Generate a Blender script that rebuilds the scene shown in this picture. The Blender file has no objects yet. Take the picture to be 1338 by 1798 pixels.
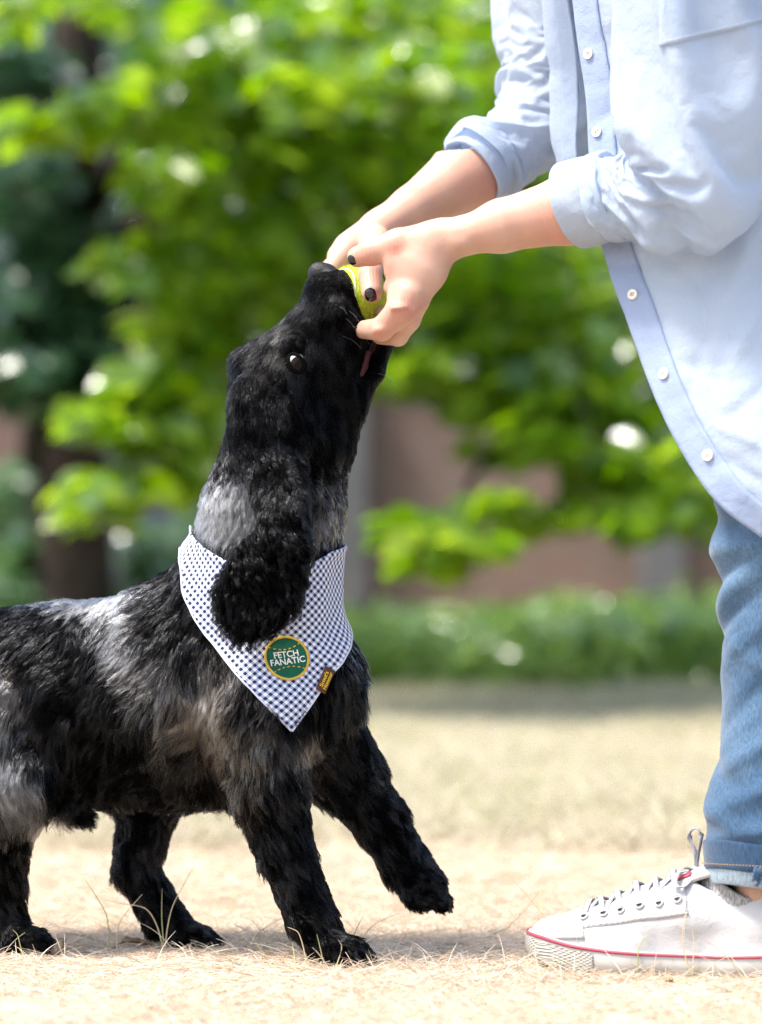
import bpy, bmesh, math, random, time
import numpy as np
from mathutils import Vector, Matrix, kdtree

T0 = time.time()
scene = bpy.context.scene
R = math.radians

# ------------------------------------------------------------------ camera
CAM_D = 3.0          # metres from the camera to the dog and the hands
CAM_H = 0.40         # camera height
PXM = 1798.0         # photograph pixels per metre at the subject's distance
HORIZON = 960.0      # photograph row of the horizon
cam_data = bpy.data.cameras.new('camera')
cam = bpy.data.objects.new('camera', cam_data)
scene.collection.objects.link(cam)
cam.location = (0, -CAM_D, CAM_H)
cam.rotation_euler = (R(90), 0, 0)
cam_data.sensor_fit = 'VERTICAL'
cam_data.sensor_height = 36.0
cam_data.sensor_width = 36.0 * 1338 / 1798
cam_data.lens = 36.0 * CAM_D
cam_data.shift_y = (HORIZON - 899.0) / 1798.0
cam_data.clip_start = 0.05
cam_data.clip_end = 400
cam_data.dof.use_dof = True
cam_data.dof.focus_distance = 2.95
cam_data.dof.aperture_fstop = 108.0 / 37.0
cam_data.dof.aperture_blades = 0
scene.camera = cam

# ------------------------------------------------------------------ sky, sun, exposure
SUN_EL, SUN_AZ = 62.0, -112.0     # azimuth: degrees from +Y (away from the camera) towards +X
world = bpy.data.worlds.new('World')
scene.world = world
world.use_nodes = True
wn = world.node_tree.nodes
wl = world.node_tree.links
wn.clear()
w_out = wn.new('ShaderNodeOutputWorld')
w_bg = wn.new('ShaderNodeBackground')
w_sky = wn.new('ShaderNodeTexSky')
w_sky.sky_type = 'NISHITA'
w_sky.sun_disc = False
w_sky.sun_elevation = R(SUN_EL)
w_sky.sun_rotation = R(SUN_AZ)
w_sky.air_density = 1.0
w_sky.dust_density = 3.5
w_sky.ozone_density = 1.0
w_bg.inputs['Strength'].default_value = 0.15
wl.new(w_sky.outputs[0], w_bg.inputs['Color'])
wl.new(w_bg.outputs[0], w_out.inputs['Surface'])
sun_data = bpy.data.lights.new('sun', 'SUN')
sun_data.energy = 2.4
sun_data.angle = R(11)
sun_data.color = (1.0, 0.955, 0.88)
sun = bpy.data.objects.new('sun', sun_data)
scene.collection.objects.link(sun)
_az, _el = R(SUN_AZ), R(SUN_EL)
sun_dir = Vector((math.sin(_az) * math.cos(_el), math.cos(_az) * math.cos(_el), math.sin(_el)))
sun.rotation_euler = (-sun_dir).to_track_quat('-Z', 'Y').to_euler()
scene.view_settings.view_transform = 'Standard'
scene.view_settings.look = 'None'
scene.view_settings.gamma = 1.0
scene.view_settings.use_curve_mapping = False
scene.view_settings.exposure = 1.56
scene.cycles.use_denoising = True
scene.cycles.denoising_prefilter = 'NONE'
scene.cycles.max_bounces = 8
scene.cycles.transparent_max_bounces = 8
scene.cycles.caustics_reflective = False
scene.cycles.caustics_refractive = False

# ------------------------------------------------------------------ helpers
def S(y):                       # metres per photograph pixel at depth y
    return (1 + y / CAM_D) / PXM
def P(px, py, y=0.0):           # a photograph pixel at a depth, as a point of the place
    return np.array([(px - 669.0) * S(y), y, CAM_H - (py - HORIZON) * S(y)])
def PX(p):                      # the other way round, for arrays
    s = (1 + p[..., 1] / CAM_D) / PXM
    return p[..., 0] / s + 669.0, HORIZON - (p[..., 2] - CAM_H) / s

def link(o, parent=None):
    scene.collection.objects.link(o)
    if parent is not None:
        o.parent = parent
    return o
def tag(o, label=None, cat=None, group=None, kind=None):
    if label: o['label'] = label
    if cat: o['category'] = cat
    if group: o['group'] = group
    if kind: o['kind'] = kind
    return o
def mesh_obj(name, verts, faces, mat=None, parent=None, smooth=True):
    me = bpy.data.meshes.new(name)
    if isinstance(verts, np.ndarray) and isinstance(faces, np.ndarray):
        n, k = faces.shape
        me.vertices.add(len(verts)); me.vertices.foreach_set('co', verts.astype(np.float32).ravel())
        me.loops.add(n * k); me.loops.foreach_set('vertex_index', faces.astype(np.int32).ravel())
        me.polygons.add(n)
        me.polygons.foreach_set('loop_start', np.arange(0, n * k, k, dtype=np.int32))
        me.update(calc_edges=True)
        me.validate()
    else:
        me.from_pydata([tuple(map(float, v)) for v in verts], [], [tuple(map(int, f)) for f in faces])
        me.update()
    if smooth:
        me.polygons.foreach_set('use_smooth', np.ones(len(me.polygons), dtype=bool))
    if mat: me.materials.append(mat)
    o = bpy.data.objects.new(name, me)
    return link(o, parent)
def empty(name, loc=(0, 0, 0)):
    o = bpy.data.objects.new(name, None)
    o.location = loc
    o.empty_display_size = 0.05
    return link(o)

# materials -------------------------------------------------------------
def mat_new(name):
    m = bpy.data.materials.new(name)
    m.use_nodes = True
    nt = m.node_tree
    b = nt.nodes['Principled BSDF']
    return m, nt, b
def simple_mat(name, col, rough=0.6, spec=0.5, noise=0.0, scale=60, bump=0.0, sheen=0.0):
    m, nt, b = mat_new(name)
    b.inputs['Base Color'].default_value = (*col, 1)
    b.inputs['Roughness'].default_value = rough
    b.inputs['Specular IOR Level'].default_value = spec
    if sheen:
        b.inputs['Sheen Weight'].default_value = sheen
    if noise or bump:
        tc = nt.nodes.new('ShaderNodeTexCoord')
        n = nt.nodes.new('ShaderNodeTexNoise')
        n.inputs['Scale'].default_value = scale
        n.inputs['Detail'].default_value = 6
        nt.links.new(tc.outputs['Object'], n.inputs['Vector'])
        if noise:
            mx = nt.nodes.new('ShaderNodeMixRGB'); mx.blend_type = 'MULTIPLY'
            mx.inputs['Fac'].default_value = 1
            mx.inputs['Color1'].default_value = (*col, 1)
            mr = nt.nodes.new('ShaderNodeMapRange')
            mr.inputs['From Min'].default_value = .3; mr.inputs['From Max'].default_value = .7
            mr.inputs['To Min'].default_value = 1 - noise; mr.inputs['To Max'].default_value = 1 + noise
            nt.links.new(n.outputs['Fac'], mr.inputs['Value'])
            nt.links.new(mr.outputs[0], mx.inputs['Color2'])
            nt.links.new(mx.outputs[0], b.inputs['Base Color'])
        if bump:
            bp = nt.nodes.new('ShaderNodeBump')
            bp.inputs['Strength'].default_value = bump
            bp.inputs['Distance'].default_value = 0.002
            nt.links.new(n.outputs['Fac'], bp.inputs['Height'])
            nt.links.new(bp.outputs[0], b.inputs['Normal'])
    return m

# value noise in numpy ---------------------------------------------------
_rng = np.random.default_rng(7)
_LAT = _rng.random((32, 32, 32)).astype(np.float32)
def vnoise(p, scale=1.0, seed=0):
    q = np.asarray(p, dtype=np.float64) * scale + seed * 7.31
    i = np.floor(q).astype(np.int64)
    f = q - i
    f = f * f * (3 - 2 * f)
    x, y, z = i[..., 0] & 31, i[..., 1] & 31, i[..., 2] & 31
    x1, y1, z1 = (x + 1) & 31, (y + 1) & 31, (z + 1) & 31
    fx, fy, fz = f[..., 0], f[..., 1], f[..., 2]
    L = _LAT
    a = L[x, y, z] * (1 - fx) + L[x1, y, z] * fx
    b = L[x, y1, z] * (1 - fx) + L[x1, y1, z] * fx
    c = L[x, y, z1] * (1 - fx) + L[x1, y, z1] * fx
    d = L[x, y1, z1] * (1 - fx) + L[x1, y1, z1] * fx
    return (a * (1 - fy) + b * fy) * (1 - fz) + (c * (1 - fy) + d * fy) * fz
def fbm(p, scale=1.0, octaves=3, seed=0):
    s = 0; a = 1; t = 0
    for o in range(octaves):
        s = s + a * vnoise(p, scale * 2 ** o, seed + o * 3); t += a; a *= .5
    return s / t

# signed distance bodies, meshed with surface nets ------------------------
class SDF:
    def __init__(self, lo, hi, h):
        self.lo = np.array(lo, float); self.h = h
        self.n = np.ceil((np.array(hi) - self.lo) / h).astype(int) + 1
        self.f = np.full(tuple(self.n), 0.2, dtype=np.float32)
    def _box(self, lo, hi):
        a = np.clip(np.floor((lo - self.lo) / self.h).astype(int), 0, self.n)
        b = np.clip(np.ceil((hi - self.lo) / self.h).astype(int) + 1, 0, self.n)
        if np.any(b <= a): return None
        g = np.meshgrid(*[self.lo[i] + self.h * np.arange(a[i], b[i]) for i in range(3)], indexing='ij')
        return (slice(a[0], b[0]), slice(a[1], b[1]), slice(a[2], b[2])), np.stack(g, -1)
    def _join(self, sl, d, k, sub=False):
        a = self.f[sl]
        if sub:
            d = -d
            hh = np.clip(.5 - .5 * (d - a) / k, 0, 1) if k > 0 else (d < a)
            self.f[sl] = np.maximum(a, d) if k <= 0 else (d * (1 - hh) + a * hh + k * hh * (1 - hh))
        elif k <= 0:
            self.f[sl] = np.minimum(a, d)
        else:
            hh = np.clip(.5 + .5 * (a - d) / k, 0, 1)
            self.f[sl] = a * (1 - hh) + d * hh - k * hh * (1 - hh)
    def cone(self, a, ra, b, rb, k=.01, flat=None, fs=1.0, sub=False):
        """tapered capsule; flat = unit axis along which it is scaled by fs"""
        a = np.asarray(a, float); b = np.asarray(b, float)
        m = max(ra, rb) * max(1, fs) + k + 4 * self.h
        r = self._box(np.minimum(a, b) - m, np.maximum(a, b) + m)
        if r is None: return
        sl, p = r
        ab = b - a
        if flat is None:
            t = np.clip(((p - a) @ ab) / max(ab @ ab, 1e-12), 0, 1)
            d = np.linalg.norm(p - a - t[..., None] * ab, axis=-1) - (ra + t * (rb - ra))
        else:
            u = np.asarray(flat, float); u = u / np.linalg.norm(u)
            ab2 = ab - u * (ab @ u)
            t = np.clip(((p - a) @ ab2) / max(ab2 @ ab2, 1e-12), 0, 1)
            q = p - a - t[..., None] * ab
            qu = q @ u
            q = q + u * (qu / fs - qu)[..., None]
            d = (np.linalg.norm(q, axis=-1) - (ra + t * (rb - ra))) * min(1.0, (1 + fs) / 2 if fs < 1 else 1.0)
        self._join(sl, d.astype(np.float32), k, sub)
    def ell(self, c, r, k=.01, rot=None, sub=False):
        c = np.asarray(c, float); r = np.asarray(r, float)
        m = r.max() + k + 4 * self.h
        bx = self._box(c - m, c + m)
        if bx is None: return
        sl, p = bx
        q = p - c
        if rot is not None: q = q @ rot          # columns of rot = the ellipsoid's axes
        k0 = np.linalg.norm(q / r, axis=-1); k1 = np.linalg.norm(q / r ** 2, axis=-1)
        d = np.where(k1 > 1e-9, k0 * (k0 - 1) / np.maximum(k1, 1e-9), -r.min())
        self._join(sl, d.astype(np.float32), k, sub)
    def sample(self, p):
        q = (np.asarray(p) - self.lo) / self.h
        q = np.clip(q, 0, self.n - 1.001)
        i = np.floor(q).astype(int); f = q - i
        F = self.f; x, y, z = i[..., 0], i[..., 1], i[..., 2]; fx, fy, fz = f[..., 0], f[..., 1], f[..., 2]
        a = F[x, y, z] * (1 - fx) + F[x + 1, y, z] * fx
        b = F[x, y + 1, z] * (1 - fx) + F[x + 1, y + 1, z] * fx
        c = F[x, y, z + 1] * (1 - fx) + F[x + 1, y, z + 1] * fx
        d = F[x, y + 1, z + 1] * (1 - fx) + F[x + 1, y + 1, z + 1] * fx
        return (a * (1 - fy) + b * fy) * (1 - fz) + (c * (1 - fy) + d * fy) * fz
    def grad(self, p):
        e = self.h
        g = np.stack([self.sample(p + np.eye(3)[i] * e) - self.sample(p - np.eye(3)[i] * e) for i in range(3)], -1)
        return g / np.maximum(np.linalg.norm(g, axis=-1, keepdims=True), 1e-9)
    def mesh(self):
        f = self.f; n = self.n - 1
        s = f < 0
        acc = np.zeros(tuple(n) + (3,), np.float32); cnt = np.zeros(tuple(n), np.int8)
        C = [(i, j, k) for i in (0, 1) for j in (0, 1) for k in (0, 1)]
        def sub(A, c): return A[c[0]:c[0] + n[0], c[1]:c[1] + n[1], c[2]:c[2] + n[2]]
        for c in C:
            for ax in range(3):
                if c[ax]: continue
                e = list(c); e[ax] = 1
                A, B = sub(f, c), sub(f, e)
                m = (A < 0) != (B < 0)
                idx = np.nonzero(m)
                t = A[idx] / (A[idx] - B[idx])
                pt = np.tile(np.array(c, np.float32), (len(t), 1)); pt[:, ax] += t
                acc[idx] += pt; cnt[idx] += 1
        act = np.nonzero(cnt > 0)
        V = np.stack(act, -1) + acc[act] / cnt[act][:, None]
        V = self.lo + V * self.h
        ids = np.full(tuple(n), -1, np.int64); ids[act] = np.arange(len(V))
        quads = []
        for ax in range(3):
            u, v = (ax + 1) % 3, (ax + 2) % 3
            sl0 = [slice(1, n[i]) for i in range(3)]; sl0[ax] = slice(0, n[ax])
            sl1 = list(sl0); sl1[ax] = slice(1, n[ax] + 1)
            A, B = s[tuple(sl0)], s[tuple(sl1)]
            for flip in (0, 1):
                m = (A & ~B) if not flip else (~A & B)
                g = np.stack(np.nonzero(m), -1)
                g[:, u] += 1; g[:, v] += 1
                if not len(g): continue
                du = np.eye(3, dtype=int)[u]; dv = np.eye(3, dtype=int)[v]
                q = [g - du - dv, g - dv, g, g - du]
                q = np.stack([ids[tuple(x.T)] for x in q], -1)
                if flip: q = q[:, ::-1]
                quads.append(q)
        F = np.concatenate(quads)
        F = F[(F >= 0).all(1)]
        return V, F
def vert_normals(V, F):
    n = np.cross(V[F[:, 2]] - V[F[:, 0]], V[F[:, 3]] - V[F[:, 1]])
    N = np.zeros_like(V)
    for k in range(4):
        for c in range(3):
            N[:, c] += np.bincount(F[:, k], n[:, c], len(V))
    return N / np.maximum(np.linalg.norm(N, axis=1, keepdims=True), 1e-12)
def relax(V, F, it=2, lam=.5):
    for _ in range(it):
        acc = np.zeros_like(V); cnt = np.zeros(len(V))
        for k in range(4):
            a, b = F[:, k], F[:, (k + 1) % 4]
            for c in range(3):
                acc[:, c] += np.bincount(a, V[b, c], len(V)) + np.bincount(b, V[a, c], len(V))
            cnt += np.bincount(a, minlength=len(V)) + np.bincount(b, minlength=len(V))
        V = V + lam * (acc / np.maximum(cnt, 1)[:, None] - V)
    return V
def grid_mesh(G, close_u=False):
    """faces for a grid of points G[v, u, 3]"""
    nv, nu = G.shape[:2]
    i = np.arange(nv - 1)[:, None]; j = np.arange(nu if close_u else nu - 1)[None, :]
    j1 = (j + 1) % nu
    F = np.stack([i * nu + j, i * nu + j1, (i + 1) * nu + j1, (i + 1) * nu + j], -1).reshape(-1, 4)
    return G.reshape(-1, 3), F
def spline(pts, n):
    """Catmull-Rom through pts, n samples, by chord length"""
    p = np.asarray(pts, float)
    d = np.r_[0, np.cumsum(np.linalg.norm(np.diff(p, axis=0), axis=1))]
    t = np.linspace(0, d[-1], n)
    ext = np.vstack([2 * p[0] - p[1], p, 2 * p[-1] - p[-2]])
    out = np.empty((n, p.shape[1]))
    k = np.clip(np.searchsorted(d, t, side='right') - 1, 0, len(p) - 2)
    u = ((t - d[k]) / np.maximum(d[k + 1] - d[k], 1e-9))[:, None]
    p0, p1, p2, p3 = ext[k], ext[k + 1], ext[k + 2], ext[k + 3]
    return .5 * ((2 * p1) + (p2 - p0) * u + (2 * p0 - 5 * p1 + 4 * p2 - p3) * u ** 2 + (3 * p1 - p0 - 3 * p2 + p3) * u ** 3)
def interp(x, xs, ys):
    return np.interp(x, xs, ys)
def nrm(v):
    v = np.asarray(v, float)
    return v / np.maximum(np.linalg.norm(v, axis=-1, keepdims=True), 1e-12)
def tube(path, radii, nu=10, caps=True):
    """a round tube along path -> verts, faces (list)"""
    path = np.asarray(path, float); radii = np.broadcast_to(radii, (len(path),))
    tan = nrm(np.gradient(path, axis=0))
    up = np.array([0, 0, 1.0]) if abs(tan[0][2]) < .9 else np.array([1.0, 0, 0])
    V = []; x = nrm(np.cross(up, tan[0]))
    for p, t, r in zip(path, tan, radii):
        x = nrm(x - t * (x @ t)); y = np.cross(t, x)
        for k in range(nu):
            a = 2 * math.pi * k / nu
            V.append(p + r * (math.cos(a) * x + math.sin(a) * y))
    F = []
    for i in range(len(path) - 1):
        for k in range(nu):
            F.append((i * nu + k, i * nu + (k + 1) % nu, (i + 1) * nu + (k + 1) % nu, (i + 1) * nu + k))
    if caps:
        F.append(tuple(range(nu))[::-1]); F.append(tuple(range((len(path) - 1) * nu, len(path) * nu)))
    return V, F
class MB:
    """collects shapes for ONE mesh"""
    def __init__(self): self.V = []; self.F = []
    def add(self, V, F):
        o = len(self.V)
        self.V += [tuple(map(float, v)) for v in V]
        self.F += [tuple(int(i) + o for i in f) for f in F]
        return self
    def build(self, name, mat, parent=None, smooth=True):
        return mesh_obj(name, self.V, self.F, mat, parent, smooth)
def hair_curves(name, pts, radius, mat, parent=None, colors=None, sheen=None):
    """pts (n, k, 3) -> a Curves object; radius (n, k); colors (n, 3) per strand"""
    n, k = pts.shape[:2]
    hc = bpy.data.hair_curves.new(name)
    hc.add_curves([k] * n)
    hc.attributes['position'].data.foreach_set('vector', pts.astype(np.float32).ravel())
    ra = hc.attributes.get('radius') or hc.attributes.new('radius', 'FLOAT', 'POINT')
    ra.data.foreach_set('value', radius.astype(np.float32).ravel())
    if colors is not None:
        c = hc.attributes.new('tint', 'FLOAT_COLOR', 'CURVE')
        c.data.foreach_set('color', np.c_[colors, np.ones(n) if sheen is None else sheen].astype(np.float32).ravel())
    hc.materials.append(mat)
    o = bpy.data.objects.new(name, hc)
    return link(o, parent)
def strand_mat(name, rough=.5, hair=True, trans=0.0, ior=1.45, gloss=None):
    m, nt, b = mat_new(name)
    at = nt.nodes.new('ShaderNodeAttribute'); at.attribute_name = 'tint'
    if hair:
        h = nt.nodes.new('ShaderNodeBsdfHairPrincipled')
        h.parametrization = 'COLOR'
        nt.links.new(at.outputs['Color'], h.inputs['Color'])
        h.inputs['Roughness'].default_value = rough
        h.inputs['Radial Roughness'].default_value = .45
        h.inputs['Random Roughness'].default_value = .3; h.inputs['IOR'].default_value = ior
        if gloss:                            # some locks shine more than others
            mr = nt.nodes.new('ShaderNodeMapRange'); mr.inputs['To Min'].default_value = gloss[0]; mr.inputs['To Max'].default_value = gloss[1]
            nt.links.new(at.outputs['Alpha'], mr.inputs['Value']); nt.links.new(mr.outputs[0], h.inputs['IOR'])
        nt.links.new(h.outputs[0], nt.nodes['Material Output'].inputs['Surface'])
        nt.nodes.remove(b)
    else:
        nt.links.new(at.outputs['Color'], b.inputs['Base Color'])
        b.inputs['Roughness'].default_value = rough
        if trans:
            t = nt.nodes.new('ShaderNodeBsdfTranslucent'); mx = nt.nodes.new('ShaderNodeMixShader')
            mx.inputs[0].default_value = trans
            nt.links.new(at.outputs['Color'], t.inputs['Color'])
            nt.links.new(b.outputs[0], mx.inputs[1]); nt.links.new(t.outputs[0], mx.inputs[2])
            nt.links.new(mx.outputs[0], nt.nodes['Material Output'].inputs['Surface'])
    return m
# ================================================================== ground
def ground_mat():
    m, nt, b = mat_new('dry_lawn')
    N = nt.nodes.new; Lk = nt.links.new
    tc = N('ShaderNodeTexCoord')
    n1 = N('ShaderNodeTexNoise'); n1.inputs['Scale'].default_value = 1.3; n1.inputs['Detail'].default_value = 8
    n2 = N('ShaderNodeTexNoise'); n2.inputs['Scale'].default_value = 90; n2.inputs['Detail'].default_value = 8
    Lk(tc.outputs['Object'], n1.inputs['Vector']); Lk(tc.outputs['Object'], n2.inputs['Vector'])
    cr = N('ShaderNodeValToRGB'); e = cr.color_ramp.elements
    e[0].position = .30; e[0].color = (.22, .165, .115, 1); e[1].position = .72; e[1].color = (.52, .44, .34, 1)  # soil tones darkened to include the self-shadowing of the grass
    mid = cr.color_ramp.elements.new(.5); mid.color = (.41, .335, .25, 1)
    Lk(n2.outputs['Fac'], cr.inputs[0])
    mx = N('ShaderNodeMixRGB'); mx.inputs[2].default_value = (.34, .33, .22, 1)
    mr = N('ShaderNodeMapRange'); mr.inputs['From Min'].default_value = .45; mr.inputs['From Max'].default_value = .7; mr.inputs['To Max'].default_value = .6
    Lk(n1.outputs['Fac'], mr.inputs['Value']); Lk(mr.outputs[0], mx.inputs[0]); Lk(cr.outputs[0], mx.inputs[1])
    Lk(mx.outputs[0], b.inputs['Base Color']); b.inputs['Roughness'].default_value = .95; b.inputs['Specular IOR Level'].default_value = .1
    bp = N('ShaderNodeBump'); bp.inputs['Strength'].default_value = .8; bp.inputs['Distance'].default_value = .01
    Lk(n2.outputs['Fac'], bp.inputs['Height']); Lk(bp.outputs[0], b.inputs['Normal'])
    return m
def gz(x, y):
    p = np.stack([np.asarray(x, float), np.asarray(y, float), np.zeros_like(np.asarray(x, float))], -1)
    d = np.clip((np.abs(np.asarray(y, float)) - .35) / 2.0, 0, 1)
    return (fbm(p, 9, 3, 51) - .5) * .010 + (fbm(p, 1.2, 2, 52) - .5) * .06 * d - .002
def build_ground():
    ys = np.r_[np.linspace(-60, -4, 12), np.linspace(-3.5, -1.0, 20), np.linspace(-.95, 1.5, 120), np.linspace(1.6, 9, 60), np.linspace(10, 200, 30)]
    xs = np.r_[np.linspace(-150, -6, 16), np.linspace(-5, -1.1, 25), np.linspace(-1.0, 1.0, 100), np.linspace(1.1, 5, 25), np.linspace(6, 150, 16)]
    X, Yg = np.meshgrid(xs, ys)
    G = np.stack([X, Yg, gz(X, Yg)], -1)
    V, F = grid_mesh(G)
    g = mesh_obj('ground', V, F, ground_mat())
    tag(g, kind='structure')
build_ground()

def build_grass():
    rng = np.random.default_rng(5)
    def blades(n, x0, x1, y0, y1, lmin, lmax, up, rad, cols, curl=.6, K=5, clus=0.0, fan=True):
        y = y0 + (y1 - y0) * rng.random(n)
        half = np.where(fan, 1 + y / CAM_D, 1)
        x = (x0 + (x1 - x0) * rng.random(n)) * half
        if clus:
            k = fbm(np.stack([x, y, x * 0], -1), 5, 3, 60) + .25 * (rng.random(n) - .5)
            m = k > clus; x, y = x[m], y[m]; n = len(x)
        z = gz(x, y)
        L = lmin + (lmax - lmin) * rng.random(n) ** 1.6
        az = rng.random(n) * 6.283; upv = np.clip(up + .35 * (rng.random(n) - .5), .02, .98)
        h = np.stack([np.cos(az), np.sin(az), np.zeros(n)], -1)
        s = np.linspace(0, 1, K)
        pts = np.empty((n, K, 3)); az2 = az + curl * (rng.random(n) - .5) * 4
        h2 = np.stack([np.cos(az2), np.sin(az2), np.zeros(n)], -1)
        for k, u in enumerate(s):
            o = h * (np.sqrt(1 - upv ** 2) * L * u)[:, None] + h2 * (curl * L * u * u * .5)[:, None]
            o[:, 2] += upv * L * (u - .45 * curl * u * u)
            pts[:, k] = np.stack([x, y, z], -1) + o
        pts[:, 1:, 2] = np.maximum(pts[:, 1:, 2], (z + .0008)[:, None])
        r = rad * (.6 + .8 * rng.random(n))[:, None] * (1 - .75 * s ** 1.5)[None]
        cols = np.array(cols); c = cols[rng.integers(0, len(cols), n)] * (.75 + .45 * rng.random(n))[:, None]
        return pts, r, np.clip(c, 0, 1)
    straw = [(.72, .61, .48), (.62, .51, .38), (.78, .70, .58), (.48, .36, .25), (.72, .62, .49), (.64, .48, .35)]
    pale = [(.56, .50, .37), (.50, .46, .33), (.62, .56, .44), (.46, .42, .28)]
    green = [(.30, .36, .12), (.38, .40, .16), (.48, .44, .20)]
    def stalks():
        rows = []
        for (y, pts_) in ((-.08, [(1003, 1694), (985, 1650), (940, 1590), (887, 1530)]), (-.07, [(958, 1690), (955, 1640), (951, 1570)]), (.05, [(288, 1664), (284, 1610), (285, 1560)]), (.05, [(290, 1664), (300, 1600), (330, 1540), (338, 1525)]), (.05, [(286, 1662), (262, 1600), (205, 1585), (180, 1580)]),
                          (.05, [(190, 1668), (188, 1610), (150, 1545)]), (.04, [(205, 1668), (210, 1620), (250, 1570)]), (-.02, [(622, 1672), (655, 1625), (702, 1604)]), (-.02, [(612, 1680), (622, 1640), (640, 1605)]), (-.15, [(1216, 1716), (1198, 1650), (1214, 1570)]), (-.15, [(1216, 1716), (1218, 1660), (1216, 1630)]),
                          (-.14, [(1120, 1706), (1123, 1660), (1144, 1636)]), (-.16, [(1305, 1722), (1285, 1690), (1240, 1648)]), (-.14, [(1140, 1708), (1110, 1690), (1104, 1680)]), (-.14, [(1170, 1712), (1220, 1672), (1290, 1690)]), (-.14, [(1165, 1712), (1160, 1690), (1185, 1670)]), (-.08, [(540, 1694), (525, 1640), (505, 1628)]), (-.09, [(570, 1698), (560, 1655), (556, 1640)]),
                          (-.09, [(590, 1698), (600, 1665), (594, 1650)]), (.0, [(110, 1676), (95, 1640), (80, 1630)]), (.0, [(40, 1678), (30, 1640), (22, 1632)]), (-.05, [(1075, 1690), (1040, 1670), (1000, 1600)]), (.1, [(870, 1650), (920, 1600), (950, 1560)])):
            p = spline(np.array([P(a, b, y) for a, b in pts_]), 5); p[0, 2] = min(p[0, 2], .002); rows.append(p)
        p = np.array(rows); n = len(p)
        cc = np.array([(.62, .50, .30), (.66, .54, .34), (.40, .40, .17)])[np.arange(n) % 3]
        return p, np.broadcast_to(np.array([.0006, .0006, .0005, .0004, .0002]), (n, 5)).copy(), cc
    sets = [blades(150000, -.46, .46, -.62, .45, .008, .026, .20, .00046, straw, .7),
            blades(14000, -.46, .46, -.62, .45, .014, .040, .55, .00045, straw, .7, clus=.44),
            blades(900, -.42, .44, -.30, .40, .025, .055, .8, .00045, straw + straw + green, .5, clus=.47), stalks(),
            blades(70000, -.5, .5, .45, 2.2, .012, .035, .35, .0008, straw + pale, .6),
            blades(60000, -.55, .55, 1.0, 5.3, .03, .085, .75, .0011, pale, .5, clus=.40),
            blades(34000, -.55, .55, 1.2, 5.3, .03, .075, .8, .0011, green + pale, .5, clus=.45)]
    # thinner cover all round, out of the picture
    sets += [blades(46000, -2.2, 2.2, -2.3, 1.4, .012, .035, .35, .0009, straw + pale, .6, fan=False), blades(30000, -3.2, 3.2, 1.4, 5.2, .02, .07, .6, .0014, pale, .5, fan=False)]
    pts = np.concatenate([s[0] for s in sets]); r = np.concatenate([s[1] for s in sets]); c = np.concatenate([s[2] for s in sets])
    o = hair_curves('dry_grass', pts, r, strand_mat('dry_grass', .7, False, .25), None, c)
    tag(o, 'short dry straw coloured grass covering the lawn', 'grass', kind='stuff')
build_grass()
print('ground', round(time.time() - T0, 1))

# ================================================================== wall, fence panel, hedge, trees
def wall_mat():
    m, nt, b = mat_new('old_brick')
    N = nt.nodes.new; Lk = nt.links.new
    tc = N('ShaderNodeTexCoord'); mp = N('ShaderNodeMapping'); mp.inputs['Rotation'].default_value = (R(90), 0, 0)
    Lk(tc.outputs['Object'], mp.inputs[0])
    br = N('ShaderNodeTexBrick')
    br.inputs['Scale'].default_value = 1.0; br.inputs['Brick Width'].default_value = .225; br.inputs['Row Height'].default_value = .075; br.inputs['Mortar Size'].default_value = .006
    br.inputs['Color1'].default_value = (.23, .115, .085, 1); br.inputs['Color2'].default_value = (.155, .09, .072, 1); br.inputs['Mortar'].default_value = (.20, .175, .15, 1)
    Lk(mp.outputs[0], br.inputs['Vector'])
    n = N('ShaderNodeTexNoise'); n.inputs['Scale'].default_value = 2.2; n.inputs['Detail'].default_value = 8; Lk(tc.outputs['Object'], n.inputs['Vector'])
    mx = N('ShaderNodeMixRGB'); mx.inputs[2].default_value = (.17, .13, .11, 1); Lk(n.outputs['Fac'], mx.inputs[0]); Lk(br.outputs['Color'], mx.inputs[1])
    Lk(mx.outputs[0], b.inputs['Base Color']); b.inputs['Roughness'].default_value = .9
    bp = N('ShaderNodeBump'); bp.inputs['Distance'].default_value = .01; Lk(br.outputs['Fac'], bp.inputs['Height']); bp.invert = True; Lk(bp.outputs[0], b.inputs['Normal'])
    return m
def box(c, s):
    x, y, z = c; a, b, d = s[0] / 2, s[1] / 2, s[2] / 2
    V = [(x + i * a, y + j * b, z + k * d) for i in (-1, 1) for j in (-1, 1) for k in (-1, 1)]
    F = [(0, 1, 3, 2), (4, 6, 7, 5), (0, 4, 5, 1), (2, 3, 7, 6), (0, 2, 6, 4), (1, 5, 7, 3)]
    return V, F
WALL_Y = 6.6
def bevel(o, w=.008):
    md = o.modifiers.new('bevel', 'BEVEL'); md.width = w; md.segments = 2
    return o
def build_wall():
    s = S(WALL_Y)
    root = empty('brick_wall', (0, WALL_Y, 0))
    tag(root, 'long red brick garden wall with grey piers behind the hedge', 'wall')
    top = CAM_H - (640 - HORIZON) * s
    MB().add(*box((0.5, .11, top / 2), (21, .22, top))).build('brickwork', wall_mat(), root, False)
    m_cop = simple_mat('coping_stone', (.30, .28, .25), .9, .3, .25, 9, .5)
    m_pier = simple_mat('pier_render', (.115, .115, .12), .9, .3, .25, 7, .4)
    for k in range(28):
        bevel(MB().add(*box((-9.6 + .75 * k, .11, top + .035), (.744, .30, .07))).build('coping_stone', m_cop, root, False))
    for px, w in ((616, 62), (1160, 80), (-260, 80), (1700, 80), (-1100, 80), (-1950, 80), (2500, 80)):
        x = (px - 669) * s
        p = bevel(MB().add(*box((x, -.04, top / 2), (w * s, .12, top))).build('pier', m_pier, root, False))
    return top
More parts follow.
